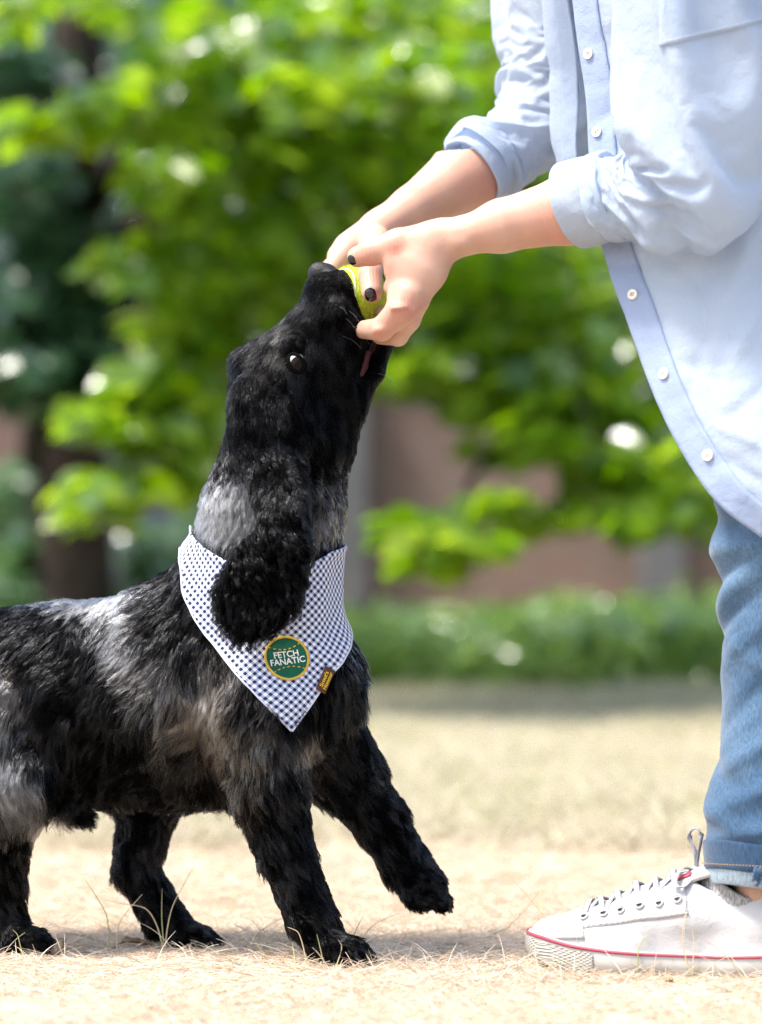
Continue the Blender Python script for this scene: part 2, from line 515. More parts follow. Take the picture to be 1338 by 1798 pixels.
WALL_TOP = build_wall()
def build_panel():
    s = S(6.3)
    root = empty('fence_panel', ((300 - 669) * s, 6.3, 0))
    tag(root, 'dark blue grey boarded fence panel between the tree trunk and the dog', 'fence')
    m = simple_mat('fence_paint', (.055, .075, .115), .7, .4, .3, 12, .3)
    top = CAM_H - (795 - HORIZON) * s; w = 250 * s; n = 9
    for k in range(n):
        bevel(MB().add(*box((-w / 2 + w * (k + .5) / n, .0, top / 2), (w / n - .006, .022, top - .01 * (k % 2)))).build('board', m, root, False), .004)
    for z in (.25 * top, .8 * top):
        MB().add(*box((0, .032, z), (w, .04, .08))).build('rail', m, root, False)
build_panel()

def leaf_mat(name, cols, trans=.55, rough=.32):
    m, nt, b = mat_new(name)
    N = nt.nodes.new; Lk = nt.links.new
    g = N('ShaderNodeNewGeometry'); cr = N('ShaderNodeValToRGB')
    e = cr.color_ramp.elements
    e[0].color = (*cols[0], 1); e[1].color = (*cols[-1], 1)
    for i, c in enumerate(cols[1:-1]):
        x = e.new((i + 1) / (len(cols) - 1)); x.color = (*c, 1)
    Lk(g.outputs['Random Per Island'], cr.inputs[0])
    Lk(cr.outputs[0], b.inputs['Base Color']); b.inputs['Roughness'].default_value = rough; b.inputs['Specular IOR Level'].default_value = .8; b.inputs['Coat Weight'].default_value = .7; b.inputs['Coat Roughness'].default_value = .12
    t = N('ShaderNodeBsdfTranslucent'); hs = N('ShaderNodeHueSaturation'); hs.inputs['Value'].default_value = 2.1; hs.inputs['Saturation'].default_value = 1.08; hs.inputs['Hue'].default_value = .485
    Lk(cr.outputs[0], hs.inputs['Color']); Lk(hs.outputs[0], t.inputs['Color'])
    mx = N('ShaderNodeMixShader'); mx.inputs[0].default_value = trans
    Lk(b.outputs[0], mx.inputs[1]); Lk(t.outputs[0], mx.inputs[2]); Lk(mx.outputs[0], nt.nodes['Material Output'].inputs['Surface'])
    return m
def leaf_cloud(pos, size, rng, droop=.35, wide=.8, tumble=.85):
    """one leaf per position: a folded six-point blade -> V, F arrays"""
    n = len(pos)
    prof = np.array([(0, 0, 0), (.30, .42, .03), (.62, .40, .05), (1, 0, -.10), (.62, -.40, .05), (.30, -.42, .03), (.5, 0, -.03)])
    az = rng.random(n) * 6.283
    d = np.stack([np.cos(az), np.sin(az), -droop + .5 * (rng.random(n) - .5)], -1); d = nrm(d)
    nv = nrm(np.stack([rng.normal(0, tumble, n), rng.normal(0, tumble, n) - .3, np.ones(n)], -1))
    sd = nrm(np.cross(nv, d)); nv = np.cross(d, sd)
    sz = size * (.6 + .7 * rng.random(n))
    V = pos[:, None] + sz[:, None, None] * (prof[None, :, 0:1] * d[:, None] + prof[None, :, 1:2] * wide * sd[:, None] + prof[None, :, 2:3] * nv[:, None])
    b = (np.arange(n) * 7)[:, None]
    F = np.concatenate([b + np.array(f) for f in ((0, 1, 6), (1, 2, 6), (2, 3, 6), (3, 4, 6), (4, 5, 6), (5, 0, 6))])
    return V.reshape(-1, 3), F
m_bark = simple_mat('bark', (.035, .026, .020), .95, .2, .4, 14, .9)
m_twig = simple_mat('twig', (.10, .075, .045), .9, .2, .3, 30, .5)
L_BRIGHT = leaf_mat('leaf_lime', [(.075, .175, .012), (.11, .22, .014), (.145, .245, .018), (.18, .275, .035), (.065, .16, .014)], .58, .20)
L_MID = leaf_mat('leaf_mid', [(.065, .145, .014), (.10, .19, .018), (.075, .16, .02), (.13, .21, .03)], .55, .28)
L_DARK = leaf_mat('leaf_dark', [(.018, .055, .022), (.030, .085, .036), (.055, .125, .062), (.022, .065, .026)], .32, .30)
def blob_cloud(rng, blobs, per, jit=1.0):
    """leaf positions in flattened puffs: blobs = (px, py, depth, rx px, rz px, ry m, weight)"""
    out = []
    for (px, py, y, rx, rz, ry, w) in blobs:
        n = int(per * w)
        u = nrm(rng.normal(0, 1, (n, 3))) * (rng.random(n) ** .45)[:, None]
        s = S(y)
        c = P(px, py, y)
        out.append(c + u * [rx * s, ry, rz * s])
    return np.concatenate(out)
def tree(name, label, trunk, limbs, clouds, leafmat, size, seed, twigs=None, bark=m_bark, group=None):
    rng = np.random.default_rng(seed)
    root = empty(name, tuple(trunk[0][:3])); loc = np.array(trunk[0][:3])
    tag(root, label, 'tree', group)
    t = np.array([k[:3] for k in trunk]); r = np.array([k[3] for k in trunk])
    path = spline(t, 30); rr = np.interp(np.linspace(0, 1, 30), np.linspace(0, 1, len(r)), r)
    V, F = tube(path - loc, rr, 14)
    V = np.array(V); V = V + (fbm(V, 6, 3, seed) - .5)[:, None] * .05 * nrm(V * [1, 1, 0] + 1e-6)
    MB().add(V, F).build('trunk', bark, root)
    for lm in limbs:
        p = spline(np.array([k[:3] for k in lm]), 18); q = np.interp(np.linspace(0, 1, 18), np.linspace(0, 1, len(lm)), [k[3] for k in lm])
        p = p + (np.stack([fbm(p, 4, 2, seed + 1), fbm(p, 4, 2, seed + 2), fbm(p, 4, 2, seed + 3)], -1) - .5) * .12 * np.linspace(0, 1, 18)[:, None]
        MB().add(*tube(p - loc, q, 8)).build('limb', bark, root)
    V, F = leaf_cloud(clouds - loc, size, rng)
    mesh_obj('crown', V, F, leafmat, root, False)
    return root
def T(px, py, y, r): return (*P(px, py, y), r)
def base(px, y, r): 
    p = P(px, 900, y); return (p[0], p[1], -.03, r)
_rg = np.random.default_rng(17)
# the bright tree: dark trunk on the left, long low branches reaching across
bright = [
    # px, py, depth, rx, rz, ry, weight
    (70, 215, 3.6, 48, 22, .2, .4), (140, 200, 3.7, 48, 26, .2, .42), (225, 175, 3.8, 45, 55, .25, .6), (30, 15, 3.6, 36, 34, .2, .35), (190, 0, 3.9, 60, 34, .25, .5), (340, 120, 4.0, 90, 110, .4, 1.3),
    (300, 320, 3.8, 50, 80, .3, .6), (350, 300, 4.0, 90, 120, .4, 1.1), (450, 60, 4.2, 140, 110, .4, 1.6), (470, 250, 4.2, 140, 130, .4, 1.7), (620, 60, 4.4, 140, 110, .4, 1.5), (600, 140, 3.7, 140, 40, .3, .8),
    (740, 120, 3.8, 130, 45, .3, .8), (800, 60, 4.4, 120, 110, .4, 1.2), (640, 280, 4.4, 160, 140, .4, 1.8), (760, 300, 4.5, 140, 160, .4, 1.6), (270, 450, 3.9, 55, 40, .3, .6), (340, 520, 4.0, 100, 110, .35, 1.3),
    (450, 480, 4.2, 130, 120, .4, 1.6), (200, 455, 3.6, 26, 22, .1, .15), (260, 660, 3.7, 70, 45, .25, .7), (330, 620, 4.0, 90, 80, .3, .9), (190, 730, 3.6, 70, 34, .2, .7), (280, 760, 3.7, 80, 45, .25, .8), (350, 720, 3.9, 70, 60, .3, .8),
    (170, 850, 3.5, 55, 30, .2, .5), (240, 850, 3.6, 80, 34, .2, .6), (160, 900, 3.5, 26, 22, .1, .2), (330, 830, 3.8, 50, 30, .2, .3), 
    (900, 480, 4.2, 150, 120, .4, 1.5), (780, 520, 4.2, 130, 120, .4, 1.5), (1020, 560, 4.2, 120, 120, .4, 1.3), (720, 640, 4.0, 110, 60, .35, 1.0), (860, 670, 4.1, 120, 80, .35, 1.3), (980, 700, 4.1, 120, 90, .35, 1.2), (1100, 680, 4.2, 100, 110, .35, 1.0),
    (930, 770, 3.9, 90, 40, .3, .6), (1040, 800, 3.9, 100, 45, .3, .7), (1150, 820, 3.9, 100, 70, .3, .8), (1000, 900, 3.8, 70, 36, .2, .35), (1120, 900, 3.8, 90, 40, .25, .5), (1220, 880, 3.9, 60, 60, .25, .45), (1260, 780, 4.2, 90, 90, .3, .5),
    (740, 925, 3.6, 65, 26, .2, .5), (810, 945, 3.6, 55, 26, .2, .4), (760, 975, 3.6, 45, 18, .2, .25), (870, 880, 3.7, 36, 22, .15, .2), (690, 920, 3.6, 30, 18, .15, .15),
    (900, 330, 4.6, 150, 150, .4, 1.4), (1200, 300, 4.8, 300, 300, .5, 1.8), (1000, 100, 4.8, 300, 200, .5, 1.6), (1500, 400, 4.8, 300, 400, .6, 2.0), (-220, -160, 4.5, 200, 120, .6, .9),
]
_bpos = blob_cloud(_rg, bright, 92)
trunk = [base(142, 5.2, .105), T(140, 950, 5.2, .088), T(132, 700, 5.2, .080), T(118, 400, 5.2, .075), T(160, -200, 5.2, .07)]
limbs = [
    [T(118, 650, 5.2, .06), T(240, 560, 4.6, .04), T(420, 520, 4.2, .022), T(640, 470, 4.2, .01)],
    [T(116, 560, 5.2, .07), T(300, 350, 4.7, .05), T(600, 240, 4.4, .03), T(900, 330, 4.4, .02), T(1150, 640, 4.2, .008)],
    [T(112, 420, 5.2, .05), T(260, 220, 4.6, .035), T(420, 120, 4.2, .02), T(700, 110, 3.9, .008)],
    [T(118, 700, 5.2, .04), T(170, 780, 4.4, .025), T(220, 800, 3.8, .015), T(180, 870, 3.55, .006)],
    [T(600, 300, 4.4, .03), T(760, 520, 4.3, .022), T(880, 720, 4.1, .014), T(790, 930, 3.65, .006)],
    [T(900, 330, 4.4, .02), T(1000, 560, 4.2, .016), T(1060, 780, 4.0, .01), T(1140, 890, 3.85, .005)],
    [T(112, 380, 5.2, .05), T(150, 260, 4.5, .03), T(80, 210, 3.7, .01)],
    [T(140, 0, 5.2, .06), T(400, -100, 4.6, .04), T(800, -60, 4.5, .03), T(1200, 150, 4.6, .012)],
]
tree('broadleaf_tree', 'lime green broadleaf tree with a dark trunk and low spreading branches', trunk, limbs, _bpos, L_BRIGHT, .098, 3)
# trees behind
def back_tree(px, y, blobs, mat, size, seed, label, per=260, group='trees behind the wall', tr0=.2):
    rg = np.random.default_rng(seed)
    pos = blob_cloud(rg, blobs, per)
    tr = [base(px, y, tr0), T(px + 6, 800, y, tr0 * .85), T(px - 8, 400, y, tr0 * .65), T(px, 0, y, tr0 * .4)]
    lb = []
    for (bx, by, d, rx, rz, ry, w) in blobs[::2]:
        lb.append([T(px, min(by + 160, 800), y, .06), T((px + bx) / 2, by + 60, (y + d) / 2, .04), T(bx, by, d, .012)])
    tree('background_tree', label, tr, lb, pos, mat, size, seed, group=group)
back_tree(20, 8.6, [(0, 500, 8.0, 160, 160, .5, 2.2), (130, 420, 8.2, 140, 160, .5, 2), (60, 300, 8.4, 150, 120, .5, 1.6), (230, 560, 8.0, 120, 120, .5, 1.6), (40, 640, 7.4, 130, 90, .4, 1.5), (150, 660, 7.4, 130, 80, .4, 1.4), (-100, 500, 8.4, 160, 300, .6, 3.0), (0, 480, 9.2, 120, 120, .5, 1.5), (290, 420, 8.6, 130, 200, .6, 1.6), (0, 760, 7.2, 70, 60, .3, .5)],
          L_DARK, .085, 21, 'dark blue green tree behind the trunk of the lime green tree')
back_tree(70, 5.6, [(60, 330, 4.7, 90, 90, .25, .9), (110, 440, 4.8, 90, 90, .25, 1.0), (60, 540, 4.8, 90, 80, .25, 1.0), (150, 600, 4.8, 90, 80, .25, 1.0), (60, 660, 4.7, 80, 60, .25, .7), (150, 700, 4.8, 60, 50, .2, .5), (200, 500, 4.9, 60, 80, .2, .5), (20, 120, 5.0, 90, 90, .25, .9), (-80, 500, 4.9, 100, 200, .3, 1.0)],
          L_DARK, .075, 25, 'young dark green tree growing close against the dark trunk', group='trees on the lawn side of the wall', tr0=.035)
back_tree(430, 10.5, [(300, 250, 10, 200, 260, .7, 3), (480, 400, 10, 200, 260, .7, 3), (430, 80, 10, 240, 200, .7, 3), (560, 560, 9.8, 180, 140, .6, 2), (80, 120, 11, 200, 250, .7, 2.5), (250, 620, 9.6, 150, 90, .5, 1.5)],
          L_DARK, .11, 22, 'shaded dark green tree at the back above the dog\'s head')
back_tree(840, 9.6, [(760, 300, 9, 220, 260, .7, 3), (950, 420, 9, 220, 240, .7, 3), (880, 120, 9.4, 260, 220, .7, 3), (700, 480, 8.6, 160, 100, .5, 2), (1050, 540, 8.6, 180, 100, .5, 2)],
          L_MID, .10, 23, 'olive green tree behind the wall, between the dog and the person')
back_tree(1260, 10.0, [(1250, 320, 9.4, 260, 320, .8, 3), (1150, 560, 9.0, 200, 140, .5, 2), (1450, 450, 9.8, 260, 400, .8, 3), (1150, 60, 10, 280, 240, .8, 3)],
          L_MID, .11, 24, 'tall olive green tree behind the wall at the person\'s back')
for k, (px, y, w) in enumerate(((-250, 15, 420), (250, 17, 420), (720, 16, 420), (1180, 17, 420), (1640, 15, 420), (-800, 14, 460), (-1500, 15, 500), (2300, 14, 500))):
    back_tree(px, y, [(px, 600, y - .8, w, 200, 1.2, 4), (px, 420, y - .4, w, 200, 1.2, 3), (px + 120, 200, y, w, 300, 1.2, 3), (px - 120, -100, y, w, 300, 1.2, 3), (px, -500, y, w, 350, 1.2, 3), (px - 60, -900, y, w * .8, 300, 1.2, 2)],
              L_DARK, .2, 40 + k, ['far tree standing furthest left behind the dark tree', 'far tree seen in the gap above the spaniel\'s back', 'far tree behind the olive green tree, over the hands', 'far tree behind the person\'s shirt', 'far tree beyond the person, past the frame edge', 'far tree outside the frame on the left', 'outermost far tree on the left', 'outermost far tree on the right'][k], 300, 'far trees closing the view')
def shrub(px, y, blobs, seed, label):
    rg = np.random.default_rng(seed); b0 = base(px, y, .02); root = empty('shrub', b0[:3]); loc = np.array(b0[:3]); tag(root, label, 'shrub', 'shrubs by the dark trunk')
    V, F = leaf_cloud(blob_cloud(rg, blobs, 260) - loc, .06, rg); mesh_obj('foliage', V, F, L_SHRUB, root, False)
    for (bx, by, d, *_r) in blobs: MB().add(*tube(spline([(0, 0, 0), (P(bx, by, d) - loc) * [.3, .5, .6], P(bx, by, d) - loc], 10), np.linspace(.014, .005, 10), 6)).build('stem', m_bark, root)
L_SHRUB = leaf_mat('leaf_shrub', [(.06, .13, .05), (.09, .17, .07), (.05, .11, .035), (.13, .20, .10)], .4, .3)
shrub(30, 5.8, [(30, 860, 5.8, 60, 60, .2, .8), (50, 960, 5.7, 60, 60, .2, .8), (20, 1040, 5.6, 70, 50, .2, .8), (-60, 940, 5.8, 80, 90, .2, 1.0)], 81, 'grey green shrub left of the dark trunk')
shrub(300, 5.9, [(280, 1000, 5.8, 50, 30, .2, .5), (240, 960, 5.8, 40, 40, .2, .4), (330, 940, 5.9, 50, 40, .2, .4), (250, 1050, 5.7, 80, 40, .2, .6)], 82, 'low green shrub at the foot of the blue fence panel')
# low hedge at the edge of the lawn
def build_hedge():
    rg = np.random.default_rng(9)
    root = empty('hedge', (0, 5.6, 0)); tag(root, 'low loose green hedge between the dry lawn and the wall', 'hedge')
    n = 29000
    x = rg.uniform(-6.6, 5.2, n); y = 4.98 + 1.1 * rg.random(n) ** 1.5
    top = .205 + .13 * (fbm(np.stack([x, y, x * 0], -1), 1.9, 3, 71) - .5) * 2 + .05 * np.clip((y - 5.3) / .8, 0, 1)
    z = top * rg.random(n) ** .8 - .01
    V, F = leaf_cloud(np.stack([x, y - 5.6, z], -1), .055, rg, .0, .75, 1.6)
    mesh_obj('foliage', V, F, leaf_mat('hedge_leaf', [(.11, .21, .04), (.17, .27, .08), (.09, .18, .035), (.23, .33, .13)], .45, .24), root, False)
    st = MB()
    for i in range(70):
        a = np.array([rg.uniform(-6.4, 5.0), rg.uniform(-.4, .5), -.02]); b = a + [rg.uniform(-.12, .12), rg.uniform(-.1, .1), .24]
        st.add(*tube(spline([a, (a + b) / 2 + rg.uniform(-.03, .03, 3), b], 6), np.linspace(.006, .002, 6), 5))
    st.build('stems', m_twig, root)['kind'] = 'stuff'
build_hedge()
print('trees', round(time.time() - T0, 1))
# ================================================================== the dog
def build_dog():
    q = 1 / PXM
    lo = P(-290, 1760, 0) - [0, .2, 0]; hi = P(830, 430, 0) + [0, .21, 0]
    D = SDF(lo, hi, .0036)
    Y = (0, 1, 0)
    def C(a, ra, b, rb, k=18, fs=None, sub=False):
        pa, pb = P(*a), P(*b)
        D.cone(pa, ra * q, pb, rb * q, k * q, Y if fs else None, fs or 1.0, sub)
    def E(c, r, k=12, rot=0, sub=False):
        # r = radii in pixels (along, across, depth), rot = degrees of the long axis in the picture (0 = right, 90 = up)
        a = R(rot); M = np.array([[math.cos(a), 0, math.sin(a)], [-math.sin(a), 0, math.cos(a)], [0, 1, 0]]).T
        D.ell(P(*c), np.array(r) * q, k * q, M, sub)
    # trunk
    C((-100, 1215, .075), 142, (120, 1222, .058), 158, 20, .72)
    C((120, 1222, .058), 156, (320, 1212, .025), 178, 30, .74)
    C((320, 1205, .025), 178, (470, 1195, .005), 158, 30, .78)
    C((455, 1180, .0), 124, (512, 1168, .0), 76, 40)
    C((330, 1120, .02), 105, (450, 1040, .005), 125, 40, .9)
    C((200, 1330, .045), 80, (440, 1330, .01), 82, 40, .9)
    # neck
    C((450, 1040, .005), 126, (478, 900, .0), 112, 40, .88)
    C((478, 900, .0), 112, (500, 780, .0), 104, 30, .88)
    C((505, 960, -.0), 68, (556, 800, .0), 50, 30)
    # head
    E((490, 690, 0), (86, 94, 88), 20)
    C((462, 648, 0), 40, (505, 640, 0), 58, 18)
    C((446, 626, 0), 24, (480, 622, 0), 30, 14)
    C((520, 640, -.002), 72, (582, 545, -.006), 50, 20, .84)
    C((582, 545, -.006), 51, (580, 516, -.008), 46, 14, .84)
    C((578, 516, -.008), 40, (576, 503, -.009), 14, 10, .85)
    for s in (-1, 1): C((590, 545, -.006 + s * .017), 26, (619, 566, -.005 + s * .018), 15, 10)                    # nose end
    C((560, 640, -.004), 66, (614, 592, -.004), 38, 16, .92)               # flews
    C((535, 730, .0), 80, (580, 688, -.0), 52, 18, .9)                     # cheek
    C((586, 775, .0), 38, (614, 706, 0), 30, 16)                           # lower jaw
    C((614, 706, 0), 30, (653, 640, .002), 22, 12, .95)
    C((653, 640, .002), 22, (677, 596, .004), 15, 10, 1.1)
    # brow
    E((512, 606, -.034), (20, 12, 8), 12, 60)
    E((512, 606, .034), (20, 12, 8), 12, 60)
    # mouth cavity and eye sockets
    C((654, 592, .008), 15, (640, 662, .0), 6, 4, 1.9, sub=True)
    D.ell(P(624, 521, .014), np.array([56, 56, 56]) * q, 3 * q, None, True)
    C((652, 600, .027), 13, (640, 655, .025), 11, 8)
    # far fore leg, lifted
    C((545, 1270, .045), 86, (600, 1350, .06), 66, 30)
    C((600, 1350, .06), 64, (662, 1430, .062), 45, 16)
    C((662, 1430, .062), 44, (708, 1508, .062), 37, 12)
    C((708, 1508, .062), 37, (742, 1555, .06), 40, 12)
    for dy, dx, dz in ((-.019, -2, 4), (-.007, 3, 0), (.007, 2, -2), (.019, -6, -4)):
        C((744, 1556, .06 + dy * .6), 26, (776 + dx, 1583 + dz, .06 + dy), 15, 6)
    # near fore leg
    C((455, 1250, -.035), 95, (470, 1370, -.048), 66, 30)
    C((470, 1370, -.048), 62, (500, 1490, -.054), 43, 16)
    C((500, 1490, -.054), 43, (545, 1605, -.056), 36, 12)
    C((545, 1605, -.056), 37, (570, 1650, -.056), 33, 12)
    for dy, dx in ((-.022, -8), (-.008, 4), (.008, 4), (.022, -8)):
        C((575, 1652, -.056 + dy * .6), 24, (615 + dx, 1664, -.056 + dy), 17, 6)
        C((615 + dx, 1664, -.056 + dy), 17, (636 + dx, 1674, -.056 + dy * 1.1), 12, 5)
    # near hind leg
    C((-50, 1260, .03), 120, (25, 1375, .012), 72, 30, .7)
    C((25, 1375, .012), 66, (0, 1480, .022), 46, 18)
    C((0, 1480, .022), 44, (5, 1590, .036), 34, 12)
    C((5, 1590, .036), 34, (25, 1640, .036), 28, 10)
    for dy, dx in ((-.020, -8), (-.007, 4), (.007, 4), (.020, -8)):
        C((25, 1638, .036 + dy * .6), 22, (60 + dx, 1646, .036 + dy), 15, 6)
        C((60 + dx, 1646, .036 + dy), 15, (78 + dx, 1655, .036 + dy * 1.1), 11, 5)
    # far hind leg
    C((110, 1270, .10), 110, (262, 1390, .098), 58, 30, .7)
    C((262, 1390, .098), 56, (240, 1520, .09), 36, 16)
    C((240, 1520, .09), 36, (285, 1605, .088), 34, 12)
    C((285, 1605, .088), 34, (312, 1632, .088), 28, 10)
    for dy, dx in ((-.020, -8), (-.007, 4), (.007, 4), (.020, -8)):
        C((312, 1630, .088 + dy * .6), 23, (346 + dx, 1640, .088 + dy), 15, 6)
        C((346 + dx, 1640, .088 + dy), 15, (368 + dx, 1648, .088 + dy * 1.1), 11, 5)
    # sheath, tail
    C((120, 1410, .05), 26, (150, 1432, .05), 14, 12)
    C((-215, 1130, .085), 34, (-265, 1075, .09), 20, 30)
    body_f = D.f.copy()
    # ears: thick soft flaps hung over the cheek and the neck
    for s in (-1, 1):
        ctl = EAR_CTL = np.array([(450, 688, .034, 34, 24), (460, 735, .042, 50, 20), (474, 785, .050, 56, 16), (489, 850, .065, 48, 13), (497, 905, .079, 42, 11), (490, 962, .088, 52, 10), (464, 1022, .093, 65, 9), (442, 1052, .098, 60, 8)], float)
        for (x, y, d, r, th) in spline(ctl, 46):
            D.ell(P(x, y, s * d), np.array([r, th, r]) * q, (16 if y < 800 else 5) * q)
    V, F = D.mesh()
    V = relax(V, F, 2, .5)
    skin = simple_mat('dog_skin', (.004, .004, .0045), .9, .05)
    body = mesh_obj('dog', V, F, skin)
    tag(body, 'black and grey roan spaniel reaching up to mouth a ball, one forepaw lifted', 'dog')
    return body, D, body_f, V, F, spline(EAR_CTL, 60)

dog, DOG, DOG_BODY_F, DV, DF, EARS = build_dog()
print('dog mesh', len(DV), round(time.time() - T0, 1))

# ------------------------------------------------------------------ fur
#            px    py    flow (right, down)  length mm
FLOW = np.array([
    (575, 485, -.35, .8, 3), (560, 520, -.4, .9, 4.5), (600, 540, .0, 1, 6), (530, 560, -.45, .9, 5), (500, 600, -.4, .9, 6),
    (630, 570, .3, 1, 7), (600, 640, .1, 1, 8), (560, 660, -.1, 1, 8), (520, 680, -.3, 1, 8), (470, 620, -.6, .8, 11), (430, 605, -.9, .3, 13),
    (440, 680, -.2, 1, 9), (405, 720, .0, 1, 9), (402, 660, -.1, 1, 8), (480, 760, -.05, 1, 14), (560, 760, .1, 1, 10), (620, 720, .2, 1, 8), (665, 640, .2, 1, 7),
    (680, 600, .1, 1, 5), (630, 700, .2, 1, 8), (605, 780, .15, 1, 9), (600, 820, .15, 1, 12), (540, 850, -.1, 1, 18), (470, 850, -.2, 1, 20), (400, 850, -.5, 1, 22), (360, 900, -.7, .9, 24),
    (420, 930, -.3, 1, 22), (500, 930, .0, 1, 22), (590, 920, .2, 1, 18), (330, 980, -.9, .5, 24), (280, 1010, -1, .3, 24), (430, 1060, -.2, 1, 22), (480, 1010, -.2, 1, 22), (540, 1000, .1, 1, 22),
    (200, 1030, -1, .12, 24), (60, 1050, -1, .1, 24), (-100, 1080, -1, .2, 24), (-230, 1100, -.8, .3, 26),
    (300, 1080, -.8, .6, 26), (230, 1150, -.7, .75, 26), (120, 1150, -.8, .6, 26), (20, 1150, -.7, .7, 26), (-120, 1200, -.6, .8, 26),
    (350, 1180, -.45, .9, 28), (300, 1270, -.6, .8, 28), (200, 1270, -.75, .65, 26), (100, 1280, -.6, .8, 26), (0, 1280, -.3, 1, 30), (-80, 1330, -.3, 1, 28),
    (430, 1230, -.35, .95, 28), (390, 1330, -.4, .9, 26), (300, 1370, -.7, .65, 22), (180, 1380, -.8, .5, 22), (80, 1380, .1, 1, 28), (250, 1425, -.7, .5, 18), (350, 1425, -.6, .6, 18),
    (480, 1300, -.2, 1, 26), (540, 1250, .1, 1, 28), (595, 1150, .45, .9, 30), (625, 1120, .8, .65, 34), (630, 1180, .7, .75, 36), (610, 1250, .3, 1, 26), (570, 1200, .2, 1, 28),
    (470, 1400, .1, 1, 20), (430, 1400, -.2, 1, 22), (520, 1400, .3, 1, 20), (500, 1500, .3, .95, 17), (540, 1580, .45, .9, 17), (490, 1560, .0, 1, 20), (570, 1640, .6, .7, 14), (640, 1670, .9, .3, 9), (530, 1660, .3, .7, 13),
    (600, 1350, .5, .85, 22), (660, 1420, .5, .85, 20), (620, 1430, .3, .95, 22), (710, 1500, .5, .85, 19), (670, 1510, .2, 1, 22), (750, 1560, .7, .7, 10), (780, 1590, .8, .5, 6), (715, 1570, .4, .8, 12),
    (20, 1430, -.1, 1, 24), (10, 1530, .0, 1, 18), (20, 1600, .3, .9, 15), (60, 1645, .8, .4, 10),
    (255, 1450, -.1, 1, 22), (240, 1530, .2, 1, 18), (280, 1600, .5, .85, 16), (350, 1640, .8, .4, 10), (150, 1430, .1, 1, 12),
], float)
FPOS = np.stack([(FLOW[:, 0] - 669) / PXM, CAM_H - (FLOW[:, 1] - HORIZON) / PXM], -1)
def flow_field(p):
    """direction and length from the guides, by inverse distance in the side view"""
    x = np.stack([p[:, 0], p[:, 2]], -1)
    out = np.zeros((len(p), 3)); L = np.zeros(len(p))
    for a in range(0, len(p), 40000):
        d2 = ((x[a:a + 40000, None, :] - FPOS[None]) ** 2).sum(-1) + 1e-6
        w = d2 ** -1.6
        w /= w.sum(1, keepdims=True)
        out[a:a + 40000, 0] = w @ FLOW[:, 2]
        out[a:a + 40000, 2] = -(w @ FLOW[:, 3])
        L[a:a + 40000] = w @ FLOW[:, 4]
    return out, L * .001
# coat: (px, py, rx, ry, rotation, amount of pale hair, brown)
COAT = [
    (420, 895, 90, 70, -20, 1.0, .1), (370, 890, 50, 60, 0, 1.0, .05), (480, 870, 60, 55, 0, .85, .0), (575, 900, 55, 65, 10, .65, .1), (600, 830, 25, 60, 10, .35, .0),
    (180, 1045, 120, 32, 6, 1.0, .0), (255, 1075, 70, 45, 30, .95, .0), (60, 1055, 60, 14, 10, .35, .0), (235, 1160, 60, 100, -12, .80, .15), (300, 1130, 50, 60, 0, .55, .1), (110, 1110, 40, 25, 20, .4, .0),
    (300, 1190, 70, 70, 0, .6, .6), (380, 1230, 85, 100, -10, .75, .8), (320, 1290, 70, 45, 20, .55, .8), (430, 1330, 60, 80, -20, .6, .8), (490, 1290, 55, 65, 10, .55, .75), (300, 1220, 60, 40, 0, .6, .5),
    (545, 1290, 40, 50, 10, .6, .7), (410, 1170, 55, 60, 0, .6, .6), (645, 1140, 26, 65, 10, 1.0, .45), (620, 1110, 30, 35, 0, .55, .3), (570, 1340, 30, 40, 0, .3, .5),
    (30, 1360, 55, 75, -15, 1.0, .1), (20, 1230, 60, 90, 10, .9, .5), (70, 1190, 30, 60, 20, .5, .8), (85, 1420, 45, 40, 0, .7, .4), (10, 1440, 45, 50, 0, .5, .3), (60, 1300, 40, 40, 0, .6, .4),
    (250, 1450, 35, 30, 0, .3, .2), (205, 1500, 15, 40, 0, .4, .1), (630, 1330, 22, 50, 25, .25, .2), (440, 1400, 35, 40, 0, .4, .7), (-120, 1300, 90, 120, 0, .6, .3), (275, 1560, 14, 40, 20, .3, .0),
    (340, 1330, 60, 40, 0, .3, .8), (230, 1400, 90, 18, 0, .15, .8),
]
DARK = [(130, 1250, 85, 105, 10, 1.0), (40, 1110, 70, 38, 10, .85), (190, 1230, 45, 85, 15, .6), (290, 1060, 42, 75, 0, .95), (330, 1090, 35, 60, 10, .7), (190, 1340, 130, 55, 0, .9), (500, 1180, 70, 60, 0, .5), (600, 1230, 28, 60, 0, .8), (150, 1105, 22, 55, 30, .6)]
def ellipse_w(px, py, e):
    a = R(e[4]); dx, dy = px - e[0], py - e[1]
    u = (dx * math.cos(a) - dy * math.sin(a)) / e[2]; v = (dx * math.sin(a) + dy * math.cos(a)) / e[3]
    return np.clip(1.45 - np.sqrt(u * u + v * v), 0, 1) ** 1
